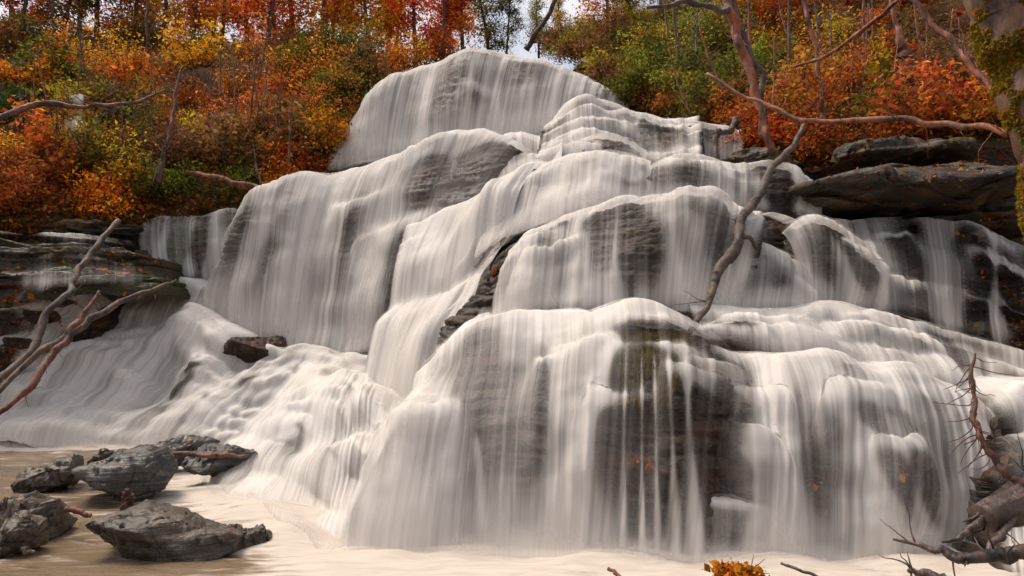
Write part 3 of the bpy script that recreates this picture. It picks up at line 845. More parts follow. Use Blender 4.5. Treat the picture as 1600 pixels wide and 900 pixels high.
def tube_arrays(P, Rd, sides=8, seed=0, rough=0.12, sf=0.22, tf=1.4):
    """tapered tube along the polyline P with radii Rd"""
    P = np.asarray(P, float)
    n = len(P)
    T = np.gradient(P, axis=0)
    T /= np.linalg.norm(T, axis=1, keepdims=True) + 1e-9
    ref = np.array([0.3, 0.2, 1.0]) if abs(T[:, 2]).mean() < 0.8 else np.array([1.0, 0.3, 0.1])
    A = np.cross(T, ref)
    A /= np.linalg.norm(A, axis=1, keepdims=True) + 1e-9
    B = np.cross(T, A)
    th = np.linspace(0, 2 * np.pi, sides, endpoint=False)
    s = np.arange(n)[:, None]
    rr = np.asarray(Rd)[:, None] * (1 + rough * vnoise(np.cos(th)[None] * tf + 5, np.sin(th)[None] * tf + s * sf, s * sf * 0.77, seed) * 1.6)
    V = P[:, None] + A[:, None] * (np.cos(th)[None] * rr)[..., None] + B[:, None] * (np.sin(th)[None] * rr)[..., None]
    Fc = grid_faces(n, sides, wrap=True).tolist()
    Fc.append(list(range(sides))[::-1])
    Fc.append([(n - 1) * sides + i for i in range(sides)])
    return V.reshape(-1, 3), Fc


def join_tubes(name, tubes, sides=6, rough=0.12):
    Vs, Fs, off = [], [], 0
    for i, (P, Rd) in enumerate(tubes):
        V, Fc = tube_arrays(P, Rd, sides, i * 7 + 1, rough)
        Vs.append(V)
        Fs.extend([[q + off for q in f] for f in Fc])
        off += len(V)
    return raw_mesh(name, np.vstack(Vs), Fs)


def wander(p0, d, length, n, rg, curl=0.25, up=0.0):
    P = [np.array(p0, float)]
    d = np.array(d, float)
    d /= np.linalg.norm(d)
    for i in range(n):
        d = d + rg.normal(size=3) * curl + np.array([0, 0, up])
        d /= np.linalg.norm(d)
        P.append(P[-1] + d * length / n)
    return np.array(P)


def shrub_proto(seed, r=1.0, h=1.1, n=3600, leaf=0.075, stems=9):
    rg = np.random.default_rng(seed)
    tubes, tips = [], []
    for i in range(stems):
        a = rg.random() * 6.28
        P = wander((0.1 * math.cos(a), 0.1 * math.sin(a), -0.25), (math.cos(a) * 0.7, math.sin(a) * 0.7, 1.0), h * (0.9 + 0.6 * rg.random()), 7, rg, 0.22)
        tubes.append((P, np.linspace(0.022, 0.006, len(P))))
        for k in range(3):
            j = rg.integers(2, 7)
            Q = wander(P[j], rg.normal(size=3) + np.array([0, 0, 0.4]), 0.5 * h, 4, rg, 0.3)
            tubes.append((Q, np.linspace(0.01, 0.004, len(Q))))
            tips.extend([Q[-1], Q[2]])
        tips.extend([P[-1], P[-3], P[3]])
    tips = np.array(tips)
    c = tips[rg.integers(0, len(tips), n)] + rg.normal(size=(n, 3)) * np.array([0.17, 0.17, 0.11]) * r
    fol = leaf_mesh('foliage', c, leaf, 0.25, seed)
    return join_tubes('stems', tubes, 5), fol


def tree_proto(seed, h=8.0, n=7500, leaf=0.14, spread=1.6, lean=0.0, low=0.12):
    rg = np.random.default_rng(seed)
    P = wander((0, 0, -0.5), (lean, 0, 1), h, 14, rg, 0.05, 0.03)
    tubes = [(P, np.linspace(0.13, 0.025, len(P)))]
    tr = join_tubes('trunk', tubes, 8)
    limbs, tips = [], []
    for i in range(26):
        f = low + (1 - low) * (i / 26) ** 0.9
        k = min(int(f * 14), 13)
        p = P[k] * (1 - (f * 14 - k)) + P[k + 1] * (f * 14 - k)
        a = rg.random() * 6.28
        ln = spread * (1.1 - 0.6 * f) * (0.6 + 0.7 * rg.random())
        Q = wander(p, (math.cos(a), math.sin(a), 0.35), ln, 6, rg, 0.22, 0.04)
        limbs.append((Q, np.linspace(0.032, 0.006, len(Q))))
        for _ in range(3):
            j = rg.integers(2, 6)
            q2 = wander(Q[j], rg.normal(size=3), ln * 0.5, 4, rg, 0.3)
            limbs.append((q2, np.linspace(0.014, 0.004, len(q2))))
            tips.extend([q2[-1], q2[2]])
        tips.extend([Q[-1], Q[4], Q[3]])
    tips = np.array(tips)
    w = rg.random(len(tips)) ** 1.5 + 0.1
    idx = rg.choice(len(tips), n, p=w / w.sum())
    c = tips[idx] + rg.normal(size=(n, 3)) * np.array([0.26, 0.26, 0.2])
    return tr, join_tubes('limbs', limbs, 5), leaf_mesh('crown', c, leaf, 0.3, seed)


COLS = {
    'orange': (0.62, 0.17, 0.018), 'rust red': (0.33, 0.075, 0.022), 'golden yellow': (0.55, 0.27, 0.025), 'olive green': (0.13, 0.125, 0.022),
    'dark green': (0.045, 0.07, 0.02), 'crimson': (0.38, 0.035, 0.012), 'brown': (0.19, 0.085, 0.035), 'yellow green': (0.27, 0.24, 0.03),
    'scarlet': (0.75, 0.07, 0.015), 'copper': (0.45, 0.13, 0.03),
}
SHR = [shrub_proto(s, 1.0, h, n, lf) for s, h, n, lf in ((1, 1.0, 3000, 0.09), (2, 1.25, 2900, 0.1), (3, 0.8, 2800, 0.08), (4, 1.1, 2100, 0.12), (5, 1.4, 3300, 0.078))]
for st, fo in SHR:
    st.materials.append(M_BARK)
    fo.materials.append(M_LEAF)


def put_shrub(p, scale, colour, label, group, k):
    st, fo = SHR[k % len(SHR)]
    t = tag(empty('shrub', p), label, 'shrub', group)
    t.rotation_euler = (0, 0, random.random() * 6.28)
    t.scale = (scale, scale, scale * random.uniform(0.85, 1.15))
    new_obj('stems', st, None, t)
    f = new_obj('foliage', fo, None, t)
    j = [random.uniform(0.8, 1.2) for _ in range(3)]
    f.color = (*[min(1, c * q) for c, q in zip(COLS[colour], j)], 1)
    return t


# left bank shrubs: (u along the bank, v up the bank) jittered, palette by zone
def pick(w):
    return random.choices(list(w), list(w.values()))[0]


def zone_left(px, py):
    if py > 255:
        return 'hanging over the mossy ledge', {'rust red': 3, 'copper': 4, 'orange': 3, 'olive green': 3, 'brown': 3, 'golden yellow': 1}
    if px > 330:
        return 'beside the top left of the falls', {'brown': 4, 'copper': 3, 'rust red': 2, 'olive green': 3, 'orange': 1}
    if py < 130 and px < 120:
        return 'in the top left corner', {'dark green': 5, 'olive green': 4, 'crimson': 2, 'brown': 1}
    if py < 140:
        return 'high on the left bank', {'orange': 3, 'copper': 4, 'olive green': 2, 'golden yellow': 2, 'brown': 2}
    return 'halfway up the left bank', {'rust red': 3, 'copper': 4, 'golden yellow': 2, 'olive green': 4, 'yellow green': 2, 'orange': 2, 'brown': 2, 'dark green': 1}


def zone_right(px, py):
    if px < 1000:
        return 'right of the waterfall crest', {'olive green': 3, 'yellow green': 1, 'brown': 5}
    if py > 170:
        return 'on the dark overhanging slab', {'copper': 3, 'rust red': 3, 'olive green': 3, 'crimson': 1}
    if px < 1200:
        return 'behind the red saplings', {'yellow green': 4, 'olive green': 5, 'golden yellow': 1, 'dark green': 1}
    if px < 1400:
        return 'halfway along the right bank', {'olive green': 3, 'copper': 3, 'rust red': 3, 'golden yellow': 2, 'orange': 2}
    return 'beside the mossy trunk', {'rust red': 4, 'crimson': 2, 'orange': 2, 'copper': 4, 'olive green': 2, 'brown': 2}


def project(p):
    v = np.asarray(p, float) - np.array([0, 0, CAMZ])
    d = v[1] * CP + v[2] * SP
    return 800 + F * v[0] / d, 450 - F * (-v[1] * SP + v[2] * CP) / d


def scatter_bank(G, zone, nu, nv, v0, v1, base):
    n, m = G.shape[:2]
    for j in range(nv):
        for i in range(nu):
            u = (i + random.uniform(0.1, 0.9)) / nu
            v = v0 + (v1 - v0) * (j + random.uniform(0.1, 0.9)) / nv
            p = G[min(int(v * n), n - 1), min(int(u * m), m - 1)]
            px, py = project(p)
            if not (-60 < px < 1660 and -60 < py < 420):
                continue
            z, pal = zone(px, py)
            c = pick(pal)
            s = base * random.uniform(0.7, 1.15)
            put_shrub(tuple(p), s, c, f'{c} shrub {z}', f'{c} shrubs {z}', random.randrange(5))


scatter_bank(LB, zone_left, 15, 7, 0.2, 0.78, 0.95)
scatter_bank(RB, zone_right, 13, 7, 0.14, 0.78, 0.85)


for k, (px, py, Y, c, sc_) in enumerate([(470, 150, 20.5, 'copper', 1.0), (500, 128, 21.5, 'orange', 1.1), (535, 118, 22.0, 'brown', 1.0), (570, 118, 22.5, 'copper', 1.0), (600, 112, 23.0, 'orange', 1.0), (635, 108, 23.5, 'golden yellow', 0.9),
                                      (675, 104, 24.0, 'rust red', 0.9), (715, 102, 24.5, 'olive green', 0.8), (515, 175, 19.6, 'olive green', 0.9), (490, 215, 18.6, 'rust red', 0.9), (470, 255, 17.6, 'brown', 0.8), (440, 285, 16.6, 'copper', 0.8)]):
    put_shrub(tuple(at(px, py, Y)), sc_, c, f'{c} shrub crowding the left edge of the crest', f'{c} shrubs at the crest', k)


def ground_cover(name, G, NRM, count, size, mat, label, v0, v1, lift, seed, kind='stuff'):
    rg = np.random.default_rng(seed)
    n, m = G.shape[:2]
    vi = (v0 + (v1 - v0) * rg.random(count)) * (n - 1.01)
    ui = rg.random(count) * (m - 1.01)
    a, b = vi.astype(int), ui.astype(int)
    fa, fb = (vi - a)[:, None], (ui - b)[:, None]
    P = (G[a, b] * (1 - fa) * (1 - fb) + G[a + 1, b] * fa * (1 - fb) + G[a, b + 1] * (1 - fa) * fb + G[a + 1, b + 1] * fa * fb)
    P = P + NRM[a, b] * (lift * rg.random(count) ** 2)[:, None] + rg.normal(size=(count, 3)) * 0.02
    o = new_obj(name, leaf_mesh(name, P, size, 0.2, seed), mat)
    return tag(o, label, kind=kind)


ground_cover('undergrowth', LB, LBN, 40000, 0.1, M_UNDER, 'tangled rust and olive undergrowth covering the left bank', 0.1, 0.8, 0.4, 1)
ground_cover('undergrowth', RB, RBN, 36000, 0.09, M_UNDER, 'tangled rust and olive undergrowth covering the right bank', 0.06, 0.8, 0.5, 2)

# ------------------------------------------------------------------ trees along the top
TRE = [tree_proto(21, 8.5), tree_proto(22, 9.5, 7500, 0.15, 1.9), tree_proto(23, 7.5, 6500, 0.13, 1.5), tree_proto(24, 9.0, 4200, 0.14, 1.7), tree_proto(25, 8.0, 8500, 0.12, 1.8, 0.15)]
for tr, li, cr in TRE:
    tr.materials.append(M_BARKD)
    li.materials.append(M_BARKD)
    cr.materials.append(M_LEAF)


def put_tree(px, py, Y, scale, colour, label, group, k):
    p = at(px, py, Y)
    t = tag(empty('tree', tuple(p)), label, 'tree', group)
    t.rotation_euler = (0, 0, random.random() * 6.28)
    t.scale = (scale,) * 3
    tr, li, cr = TRE[k % len(TRE)]
    new_obj('trunk', tr, None, t)
    new_obj('limbs', li, None, t)
    c = new_obj('crown', cr, None, t)
    j = [random.uniform(0.85, 1.15) for _ in range(3)]
    c.color = (*[min(1, q * w) for q, w in zip(COLS[colour], j)], 1)
    return t


for (px, py, Y, s, c) in [
    (-60, 60, 22, 0.9, 'dark green'), (30, 75, 23, 0.7, 'crimson'), (95, 80, 24, 0.7, 'brown'), (150, 85, 25, 0.85, 'olive green'), (205, 90, 25, 0.8, 'copper'),
    (255, 85, 27, 0.9, 'golden yellow'), (300, 90, 25, 0.8, 'orange'), (345, 90, 28, 0.9, 'copper'), (385, 95, 25, 0.85, 'orange'), (420, 95, 24, 0.8, 'scarlet'),
    (455, 100, 26, 0.9, 'orange'), (495, 105, 25, 0.85, 'copper'), (535, 105, 26, 0.9, 'orange'), (575, 110, 25, 0.75, 'golden yellow'), (610, 100, 27, 0.8, 'orange'),
    (650, 95, 26, 0.75, 'scarlet'), (690, 92, 27, 0.8, 'crimson'), (725, 90, 28, 0.75, 'orange'), (765, 92, 30, 0.75, 'olive green'),
    (20, 60, 32, 1.0, 'orange'), (120, 70, 33, 1.0, 'golden yellow'), (230, 75, 34, 1.0, 'brown'), (330, 75, 34, 1.0, 'orange'), (430, 80, 34, 1.0, 'copper'), (520, 82, 35, 1.0, 'golden yellow'), (620, 85, 36, 1.0, 'copper'), (700, 85, 38, 1.0, 'orange')]:
    zn = 'above the left bank' if px < 350 else ('left of the waterfall crest' if px < 600 else 'right behind the waterfall crest')
    ft = 'nearer' if Y < 30 else 'farther'
    put_tree(px, py, Y, s, c, f'{ft} thin {c} autumn tree {zn}', f'{ft} {c} trees {zn}', random.randrange(5))
for (px, py, Y, s, c) in [
    (790, 88, 30, 0.5, 'olive green'), (842, 84, 31, 0.42, 'yellow green'), (880, 80, 28, 0.4, 'golden yellow'), (945, 75, 24, 0.65, 'orange'), (985, 65, 24, 0.6, 'olive green'), (1030, 50, 23, 0.65, 'golden yellow'), (1075, 40, 23, 0.6, 'orange'),
    (1130, 25, 23, 0.7, 'yellow green'), (1190, 20, 22, 0.7, 'olive green'), (1250, 10, 22, 0.7, 'golden yellow'), (1310, 0, 21, 0.7, 'copper'), (1370, -10, 21, 0.7, 'orange'),
    (1430, -20, 20, 0.7, 'rust red'), (1490, -30, 19, 0.7, 'orange'), (1560, -40, 18, 0.7, 'scarlet'), (1620, -40, 18, 0.7, 'crimson')]:
    zn = 'in the sky gap' if px < 900 else 'right of the sky gap' if px < 1060 else 'above the right bank'
    put_tree(px, py, Y, s, c, f'{c} autumn tree {zn}', f'{c} trees {zn}', random.randrange(5))


# ------------------------------------------------------------------ branches and trunks
def branch(name, pts, mat, label=None, cat='branch', sides=9, twigs=0, parent=None, n=None, rough=0.16, seed=0, twig_len=0.35, group=None, jit=0.05, kink=0.4, rvar=0.14, twig_r=0.007, twig_dir=None, sf=0.22, tf=1.4):
    """pts: (px, py, Y, radius in photo pixels)"""
    P = pts3(pts)
    Rd = np.array([p[3] / F * p[2] for p in pts])
    rg = np.random.default_rng(seed + 5)
    # kinks between the given points
    P2, R2 = [P[0]], [Rd[0]]
    for a_, b_, ra, rb in zip(P[:-1], P[1:], Rd[:-1], Rd[1:]):
        for f_ in (0.33, 0.66):
            P2.append(a_ * (1 - f_) + b_ * f_ + rg.normal(size=3) * kink * (ra + rb) / 2)
            R2.append((ra * (1 - f_) + rb * f_) * rg.uniform(1 - rvar, 1 + rvar))
        P2.append(b_)
        R2.append(rb)
    P, Rd = np.array(P2), np.array(R2)
    n = max(n or 0, len(P) * 4)
    Q = crom(P, n)
    rr = np.interp(np.linspace(0, 1, n), np.linspace(0, 1, len(Rd)), Rd)
    Q = Q + rg.normal(size=Q.shape) * rr[:, None] * jit
    V, Fc = tube_arrays(Q, rr, sides, seed, rough, sf, tf)
    base = Q[0].copy()
    if parent is None:
        me = raw_mesh(name, V - base, Fc)
        o = new_obj(name, me, mat)
        o.location = base
        tag(o, label, cat, group)
    else:
        o = new_obj(name, raw_mesh(name, V - np.array(parent.location), Fc), mat, parent)
    for k in range(twigs * 2):
        j = rg.integers(n // 4, n - 1)
        d = rg.normal(size=3) if twig_dir is None else rg.normal(size=3) * 0.6 + np.array(twig_dir)
        T = wander(Q[j], d, twig_len * (0.5 + rg.random()), 5, rg, 0.25)
        V2, F2 = tube_arrays(T, np.linspace(min(rr[j] * 0.5, twig_r), 0.0016, len(T)), 5, k, 0.1)
        org = np.array(o.location) if parent is None else np.array(parent.location)
        new_obj('twig', raw_mesh('twig', V2 - org, F2), mat, o if parent is None else parent)
    return o


b = branch('fallen_branch', [(1256, 195, 10.4, 3.1), (1240, 228, 10.1, 4.7), (1206, 262, 9.4, 5.5), (1186, 306, 8.7, 6.2), (1158, 342, 8.05, 7.0), (1150, 388, 7.75, 8.6), (1122, 424, 7.55, 7.8), (1114, 452, 7.4, 6.2), (1107, 475, 7.3, 5.5), (1085, 508, 6.9, 4.7), (1072, 530, 6.6, 3.9), (1060, 548, 6.35, 2.3)],
           M_BARK, 'thick dead branch lying across the middle of the waterfall', 'branch', sides=12, twigs=5, n=90, seed=1, rough=0.16, kink=0.12)
branch('stub', [(1154, 360, 7.95, 6), (1172, 372, 7.95, 4), (1182, 388, 7.95, 2)], M_WET, parent=b, seed=3)
# left fallen branches
branch('fallen_branch', [(-40, 625, 9.5, 6), (0, 590, 9.8, 6), (50, 548, 10.2, 5.5), (72, 490, 10.6, 5), (112, 455, 11.0, 5.5), (122, 420, 11.4, 5), (152, 385, 11.9, 5), (185, 345, 12.6, 4)], M_BARK,
       'pale grey branch leaning up against the mossy left ledge', 'branch', 10, 6, seed=4)
branch('fallen_branch', [(-30, 670, 8.8, 4), (5, 640, 9.0, 5), (54, 598, 9.4, 5), (82, 555, 9.8, 5), (108, 525, 10.1, 6), (130, 490, 10.4, 4), (155, 455, 10.7, 2)], M_RUST,
       'rust brown crooked branch at the left edge of the falls', 'branch', 10, 8, seed=5)
branch('fallen_branch', [(-30, 640, 9.2, 4), (40, 570, 9.9, 5), (110, 520, 10.4, 6), (160, 490, 10.9, 5), (205, 465, 11.4, 4), (250, 448, 11.9, 3), (275, 438, 12.2, 2)], M_BARKD,
       'dark thin branch reaching right under the small left cascade', 'branch', 8, 8, seed=6)
branch('fallen_log', [(290, 270, 15.2, 4), (340, 278, 15.1, 5), (385, 290, 15.0, 6), (425, 298, 14.8, 5)], M_RED, 'pinkish fallen log poking out beside the left curtain', 'log', sides=10, twigs=2, seed=7)
branch('bare_branch', [(-40, 205, 11.0, 6), (10, 180, 11.3, 5), (50, 165, 11.6, 5), (110, 166, 11.9, 3.5), (170, 165, 12.2, 3), (220, 158, 12.5, 2.5), (258, 140, 12.8, 1.5)], M_RUST,
       'bare crooked branch reaching in over the left bank', 'branch', 9, 9, seed=8, twig_len=0.6)
branch('dead_sapling', [(248, 285, 14.4, 3.5), (256, 240, 14.5, 3.5), (268, 195, 14.6, 3), (273, 150, 14.9, 2.5), (284, 105, 15.1, 1.5)], M_RUST, 'upright dead stem among yellow leaves on left bank', 'sapling', sides=9, twigs=5, seed=9)
# right saplings and arcs
branch('sapling', [(1206, 232, 11.2, 6), (1190, 175, 11.3, 6), (1172, 110, 11.5, 7), (1150, 55, 11.7, 8), (1136, 10, 11.8, 8), (1128, -60, 12.0, 7)], M_RED, 'red barked leaning sapling right of the falls', 'sapling', sides=9, twigs=7, seed=10, twig_len=0.7)
branch('sapling', [(1192, 215, 11.5, 5), (1190, 160, 11.6, 5), (1193, 115, 11.7, 5), (1172, 85, 11.8, 6), (1148, 40, 11.9, 6), (1140, -50, 12.0, 5)], M_BARK, 'crooked brown sapling twisted behind the red one', 'sapling', sides=9, twigs=5, seed=11, twig_len=0.7)
branch('sapling', [(1284, 188, 11.6, 5), (1286, 150, 11.6, 4), (1278, 90, 11.7, 4), (1262, 30, 11.8, 4), (1250, -40, 12, 4)], M_RED, 'slim pale sapling rising above the fallen branch', 'sapling', sides=8, twigs=5, seed=12, twig_len=0.6)
branch('arching_branch', [(1105, 115, 11.0, 2.5), (1150, 145, 10.6, 3), (1200, 165, 10.2, 3.5), (1250, 188, 9.8, 4), (1310, 190, 9.4, 4), (1400, 185, 8.8, 4.5), (1480, 193, 8.3, 5), (1575, 212, 7.6, 5.5)], M_RED,
       'long orange branch arching from mossy trunk over the slab', 'branch', 9, 6, seed=13, twig_len=0.5)
branch('arching_branch', [(1410, -20, 8.6, 4), (1450, 30, 8.4, 4.5), (1500, 80, 8.1, 5), (1540, 125, 7.8, 5.5), (1578, 168, 7.5, 6)], M_RED, 'orange branch bending steeply down to the mossy trunk', 'branch', sides=9, twigs=4, seed=14, twig_len=0.5)
branch('bare_branch', [(1405, 0, 9.5, 3), (1370, 30, 9.9, 3.5), (1330, 60, 10.2, 3), (1290, 88, 10.6, 3), (1240, 105, 11, 2)], M_RED, 'thin branch slanting down leftward below the right treetops', 'branch', sides=8, twigs=5, seed=15, twig_len=0.5)
branch('bare_branch', [(1140, 15, 11.6, 6), (1100, 8, 11.7, 5), (1060, 4, 11.8, 4), (1010, 12, 12, 3)], M_BARK, 'side branch of the red sapling reaching towards sky gap', 'branch', sides=8, twigs=4, seed=16, twig_len=0.6)
branch('tree_stump', [(1412, 125, 13.6, 14), (1411, 105, 13.7, 12), (1410, 80, 13.8, 9), (1400, 40, 13.9, 4), (1392, 0, 14.0, 3)], M_RED, 'pale stump with thin shoots on right bank', 'stump', sides=10, twigs=5, seed=17, twig_len=0.8)
branch('bare_branch', [(822, 78, 23.5, 5), (842, 45, 23, 4), (860, 18, 22.6, 3.5), (880, -25, 22.2, 3)], M_BARK, 'dark trunk leaning across the patch of open sky', 'branch', sides=8, twigs=6, seed=18, twig_len=1.2)
branch('root', [(1152, 200, 11.9, 4), (1148, 185, 12, 4), (1142, 205, 11.8, 5), (1122, 204, 11.8, 4), (1118, 225, 11.7, 4), (1121, 248, 11.6, 4)], M_BARK, 'bent grey root hanging over the upper right ledge', 'root', sides=8, twigs=0, seed=19)
for i, (x0, x1, Y, mt, lb) in enumerate([(1340, 1352, 14, M_RED, 'thin upright sapling left of the pale stump'), (1445, 1425, 13, M_RED, 'thin upright sapling right of the pale stump'), (1226, 1232, 14.5, M_BARK, 'thin straight sapling behind the slim pale one'),
                                          (1165, 1170, 15, M_RED, 'faint straight sapling left of the crooked one'), (1060, 1050, 17, M_BARK, 'thin dark sapling above the upper right steps'), (1590, 1578, 9.5, M_RED, 'slim sapling just behind the mossy trunk')]):
    branch('sapling', [(x0, 160, Y, 2.5), ((x0 + x1) / 2 + 4, 80, Y, 2.5), (x1, -20, Y, 2)], mt, lb, 'sapling', 7, 5, seed=30 + i, twig_len=0.6)
for i, (px, Y, lb) in enumerate([(80, 22, 'dark trunk standing at the left end of the bank top'), (228, 22, 'dark straight trunk near blue sky on the left'), (690, 24, 'slim dark trunk through the red leaves')]):
    branch('slender_trunk', [(px - 5, 125, Y, 2.6), (px + 2, 60, Y, 2.2), (px + 3, 0, Y, 2.0), (px + 9, -120, Y, 1.5)], M_BARKD, lb, 'tree', 8, 8, seed=50 + i, twig_len=1.2)

rs = np.random.default_rng(77)
for k in range(26):
    px, py = rs.uniform(20, 480), rs.uniform(120, 300)
    Y = float(np.interp(py, [80, 330], [19, 13.2]))
    dx = rs.normal() * 14
    h = rs.uniform(60, 140)
    branch('bare_sapling', [(px, py, Y, 1.6), (px + dx * 0.6, py - h * 0.5, Y + 0.2, 1.3), (px + dx, py - h, Y + 0.3, 0.7)], (M_RED, M_BARK, M_RUST)[k % 3], 'thin bare sapling poking up through the left bank shrubs', 'sapling', sides=5, twigs=4, seed=200 + k, twig_len=0.6, group='bare saplings on the left bank')
for k in range(22):
    px, py = rs.uniform(1010, 1520), rs.uniform(60, 200)
    Y = float(np.interp(py, [40, 220], [16.5, 11.5]))
    dx = rs.normal() * 18
    h = rs.uniform(60, 150)
    branch('bare_sapling', [(px, py, Y, 1.8), (px + dx * 0.6, py - h * 0.5, Y + 0.2, 1.4), (px + dx, py - h, Y + 0.3, 0.8)], (M_RED, M_BARK, M_RED)[k % 3], 'thin bare sapling poking up through the right bank shrubs', 'sapling', sides=5, twigs=4, seed=300 + k, twig_len=0.6, group='bare saplings on the right bank')

# mossy leaning trunk at the right edge
trunk = branch('mossy_tree', [(1830, 720, 7.2, 120), (1780, 580, 7.3, 95), (1735, 460, 7.4, 82), (1692, 350, 7.4, 70), (1662, 270, 7.4, 56), (1632, 190, 7.4, 48), (1602, 120, 7.45, 44), (1574, 50, 7.5, 42), (1548, -20, 7.55, 40), (1520, -110, 7.6, 38)], M_TRUNK,
               'thick leaning trunk coated in golden green moss', 'tree', sides=28, twigs=0, n=70, seed=60, rough=0.05, jit=0.008, kink=0.04)
tv = np.array([v.co for v in trunk.data.vertices])
rg = np.random.default_rng(5)
i = rg.integers(0, len(tv) - 30, 110000)
w = rg.random((110000, 1))
w2 = rg.random((110000, 1))
mp = (tv[i] * (1 - w) + tv[np.minimum(i + 28, len(tv) - 1)] * w) * (1 - w2) + (tv[np.minimum(i + 1, len(tv) - 1)] * (1 - w) + tv[np.minimum(i + 29, len(tv) - 1)] * w) * w2
mp = mp[(i % 28) != 27]
keep = (fbm(mp[:, 0] * 2.2, mp[:, 1] * 2.2, mp[:, 2] * 2.2, 4, 3) > 0.02) | (mp[:, 2] < 3.2)
mp = mp[keep]
mp[:, :2] *= 1.0
new_obj('moss', leaf_mesh('moss', mp + rg.normal(size=mp.shape) * 0.012, 0.045, 0, 9, 0.5, 0.5), M_MOSS, trunk)['kind'] = 'stuff'


# ------------------------------------------------------------------ boulders and slabs: cross-sections along their length
def stone(name, st, Y, thick, mat, label=None, cat='boulder', parent=None, seed=0, nx=90, ns=40, amp=0.035, lay=0.05, ex=0.7, tilt=0.0, ptop=0.45, group=None, Yend=None):
    """st: (px, top py, bottom py) at distance Y; thick: metres front to back"""
    st = np.array(st, float)
    if parent is None:
        st[:, 2] += 26
    k = len(st)
    Ys = np.linspace(Y, Yend or Y, k)
    top = np.array([at(a, b, y) for (a, b, c), y in zip(st, Ys)])
    bot = np.array([at(a, c, y) for (a, b, c), y in zip(st, Ys)])
    T, B = crom(top, nx), crom(bot, nx)
    s = np.linspace(0, 1, nx)
    th = np.linspace(0, 2 * np.pi, ns, endpoint=False)
    c_, s_ = np.cos(th), np.sin(th)
    cy = np.sign(c_) * np.abs(c_) ** ex
    cz = np.sign(s_) * np.abs(s_) ** ex
    mid, half = (T + B) / 2, (T[:, 2] - B[:, 2]) / 2
    wd = thick / 2 * np.clip(np.sin(np.pi * np.clip(s * 0.94 + 0.03, 0, 1)), 0, 1) ** ptop
    V = np.zeros((nx, ns, 3))
    V[..., 0] = mid[:, None, 0]
    V[..., 1] = mid[:, None, 1] + thick * 0.35 + cy[None] * wd[:, None]
    V[..., 2] = mid[:, None, 2] + cz[None] * half[:, None] + tilt * cy[None] * wd[:, None]
    cen = np.stack([mid[:, 0], mid[:, 1] + thick * 0.35, mid[:, 2]], -1)
    nr = V - cen[:, None]
    nr /= np.linalg.norm(nr, axis=-1, keepdims=True) + 1e-9
    # flat cleaved facets
    rq = np.random.default_rng(seed * 10 + 3)
    sz = np.array([np.ptp(V[..., 0]), np.ptp(V[..., 1]), np.ptp(V[..., 2])])
    for q in range(15):
        v = rq.normal(size=3)
        v /= np.linalg.norm(v)
        pr = ((V - V.mean((0, 1))) / sz) @ v
        lim = np.quantile(pr, rq.uniform(0.8, 0.93))
        V = V - np.clip(pr - lim, 0, None)[..., None] * v * sz * 0.85
    fs = 1.0 / max(thick, 0.4)
    cr_ = np.abs(fbm(V[..., 0] * 3 * fs, V[..., 1] * 3 * fs, V[..., 2] * 5 * fs, seed + 3, 4))
    d = amp * 1.2 * fbm(V[..., 0] * 4 * fs, V[..., 1] * 4 * fs, V[..., 2] * 7 * fs, seed, 5, 0.55) - strata(V, seed, lay * 1.6, lay * 0.8) - amp * 1.2 * np.exp(-(cr_ / 0.06) ** 2)
    V = V + nr * (d * np.clip(half / (half.max() * 0.4), 0.1, 1)[:, None])[..., None]
    Fc = grid_faces(nx, ns, wrap=True).tolist()
    Fc.append(list(range(ns))[::-1])
    Fc.append([(nx - 1) * ns + i for i in range(ns)])
    V = V.reshape(-1, 3)
    if parent is None:
        base = np.array([V[:, 0].mean(), V[:, 1].mean(), V[:, 2].min()])
        o = new_obj(name, raw_mesh(name, V - base, Fc), mat)
        o.location = base
        tag(o, label, cat, group)
    else:
        o = new_obj(name, raw_mesh(name, V, Fc), mat, parent)
        if label:
            o['label'] = label
    return o


stone('boulder', [(99, 818, 824), (125, 806, 836), (165, 800, 852), (215, 798, 868), (262, 800, 880), (300, 812, 882), (330, 828, 872), (352, 846, 866)], 5.1, 0.95, M_BROWN,
      'flat pointed brown boulder in the front of the pool', seed=1, amp=0.03, lay=0.03, ex=0.6)
stone('boulder', [(80, 742, 756), (110, 728, 768), (150, 712, 782), (190, 700, 784), (225, 702, 772), (240, 722, 760), (246, 740, 752)], 7.0, 1.2, M_GREY,
      'big grey layered slab tilted up behind the front boulder', seed=2, amp=0.03, lay=0.06, ex=0.55)
stone('boulder', [(205, 700, 712), (225, 686, 716), (250, 684, 716), (290, 688, 712), (328, 690, 702)], 8.6, 0.9, M_GREY, 'low grey rock just beyond the tilted slab', seed=3, lay=0.04)
stone('boulder', [(262, 708, 722), (295, 700, 724), (340, 699, 722), (388, 708, 720)], 8.0, 0.6, M_GREY, 'thin dark ledge stone with reddish edge in the foam', seed=4, lay=0.02)
stone('boulder', [(-10, 738, 752), (20, 724, 756), (60, 717, 752), (95, 714, 744), (111, 722, 734)], 7.7, 0.7, M_BROWN, 'low dark brown rock in the brown pool', seed=5, lay=0.03)
stone('boulder', [(126, 718, 728), (136, 706, 732), (155, 704, 732), (175, 712, 728)], 7.9, 0.4, M_BROWN, 'small rough rock behind the tilted slab end', seed=15, lay=0.03)
stone('boulder', [(-60, 790, 860), (-20, 765, 870), (20, 758, 866), (50, 768, 850), (72, 790, 842), (78, 815, 835)], 5.7, 0.8, M_BROWN, 'wet dark boulder at the left edge of the pool', seed=6)
stone('boulder', [(-70, 830, 890), (-30, 800, 880), (10, 790, 862), (34, 806, 850), (40, 826, 842)], 5.2, 0.6, M_BROWN, 'dark rough boulder cut by the left edge', seed=7)
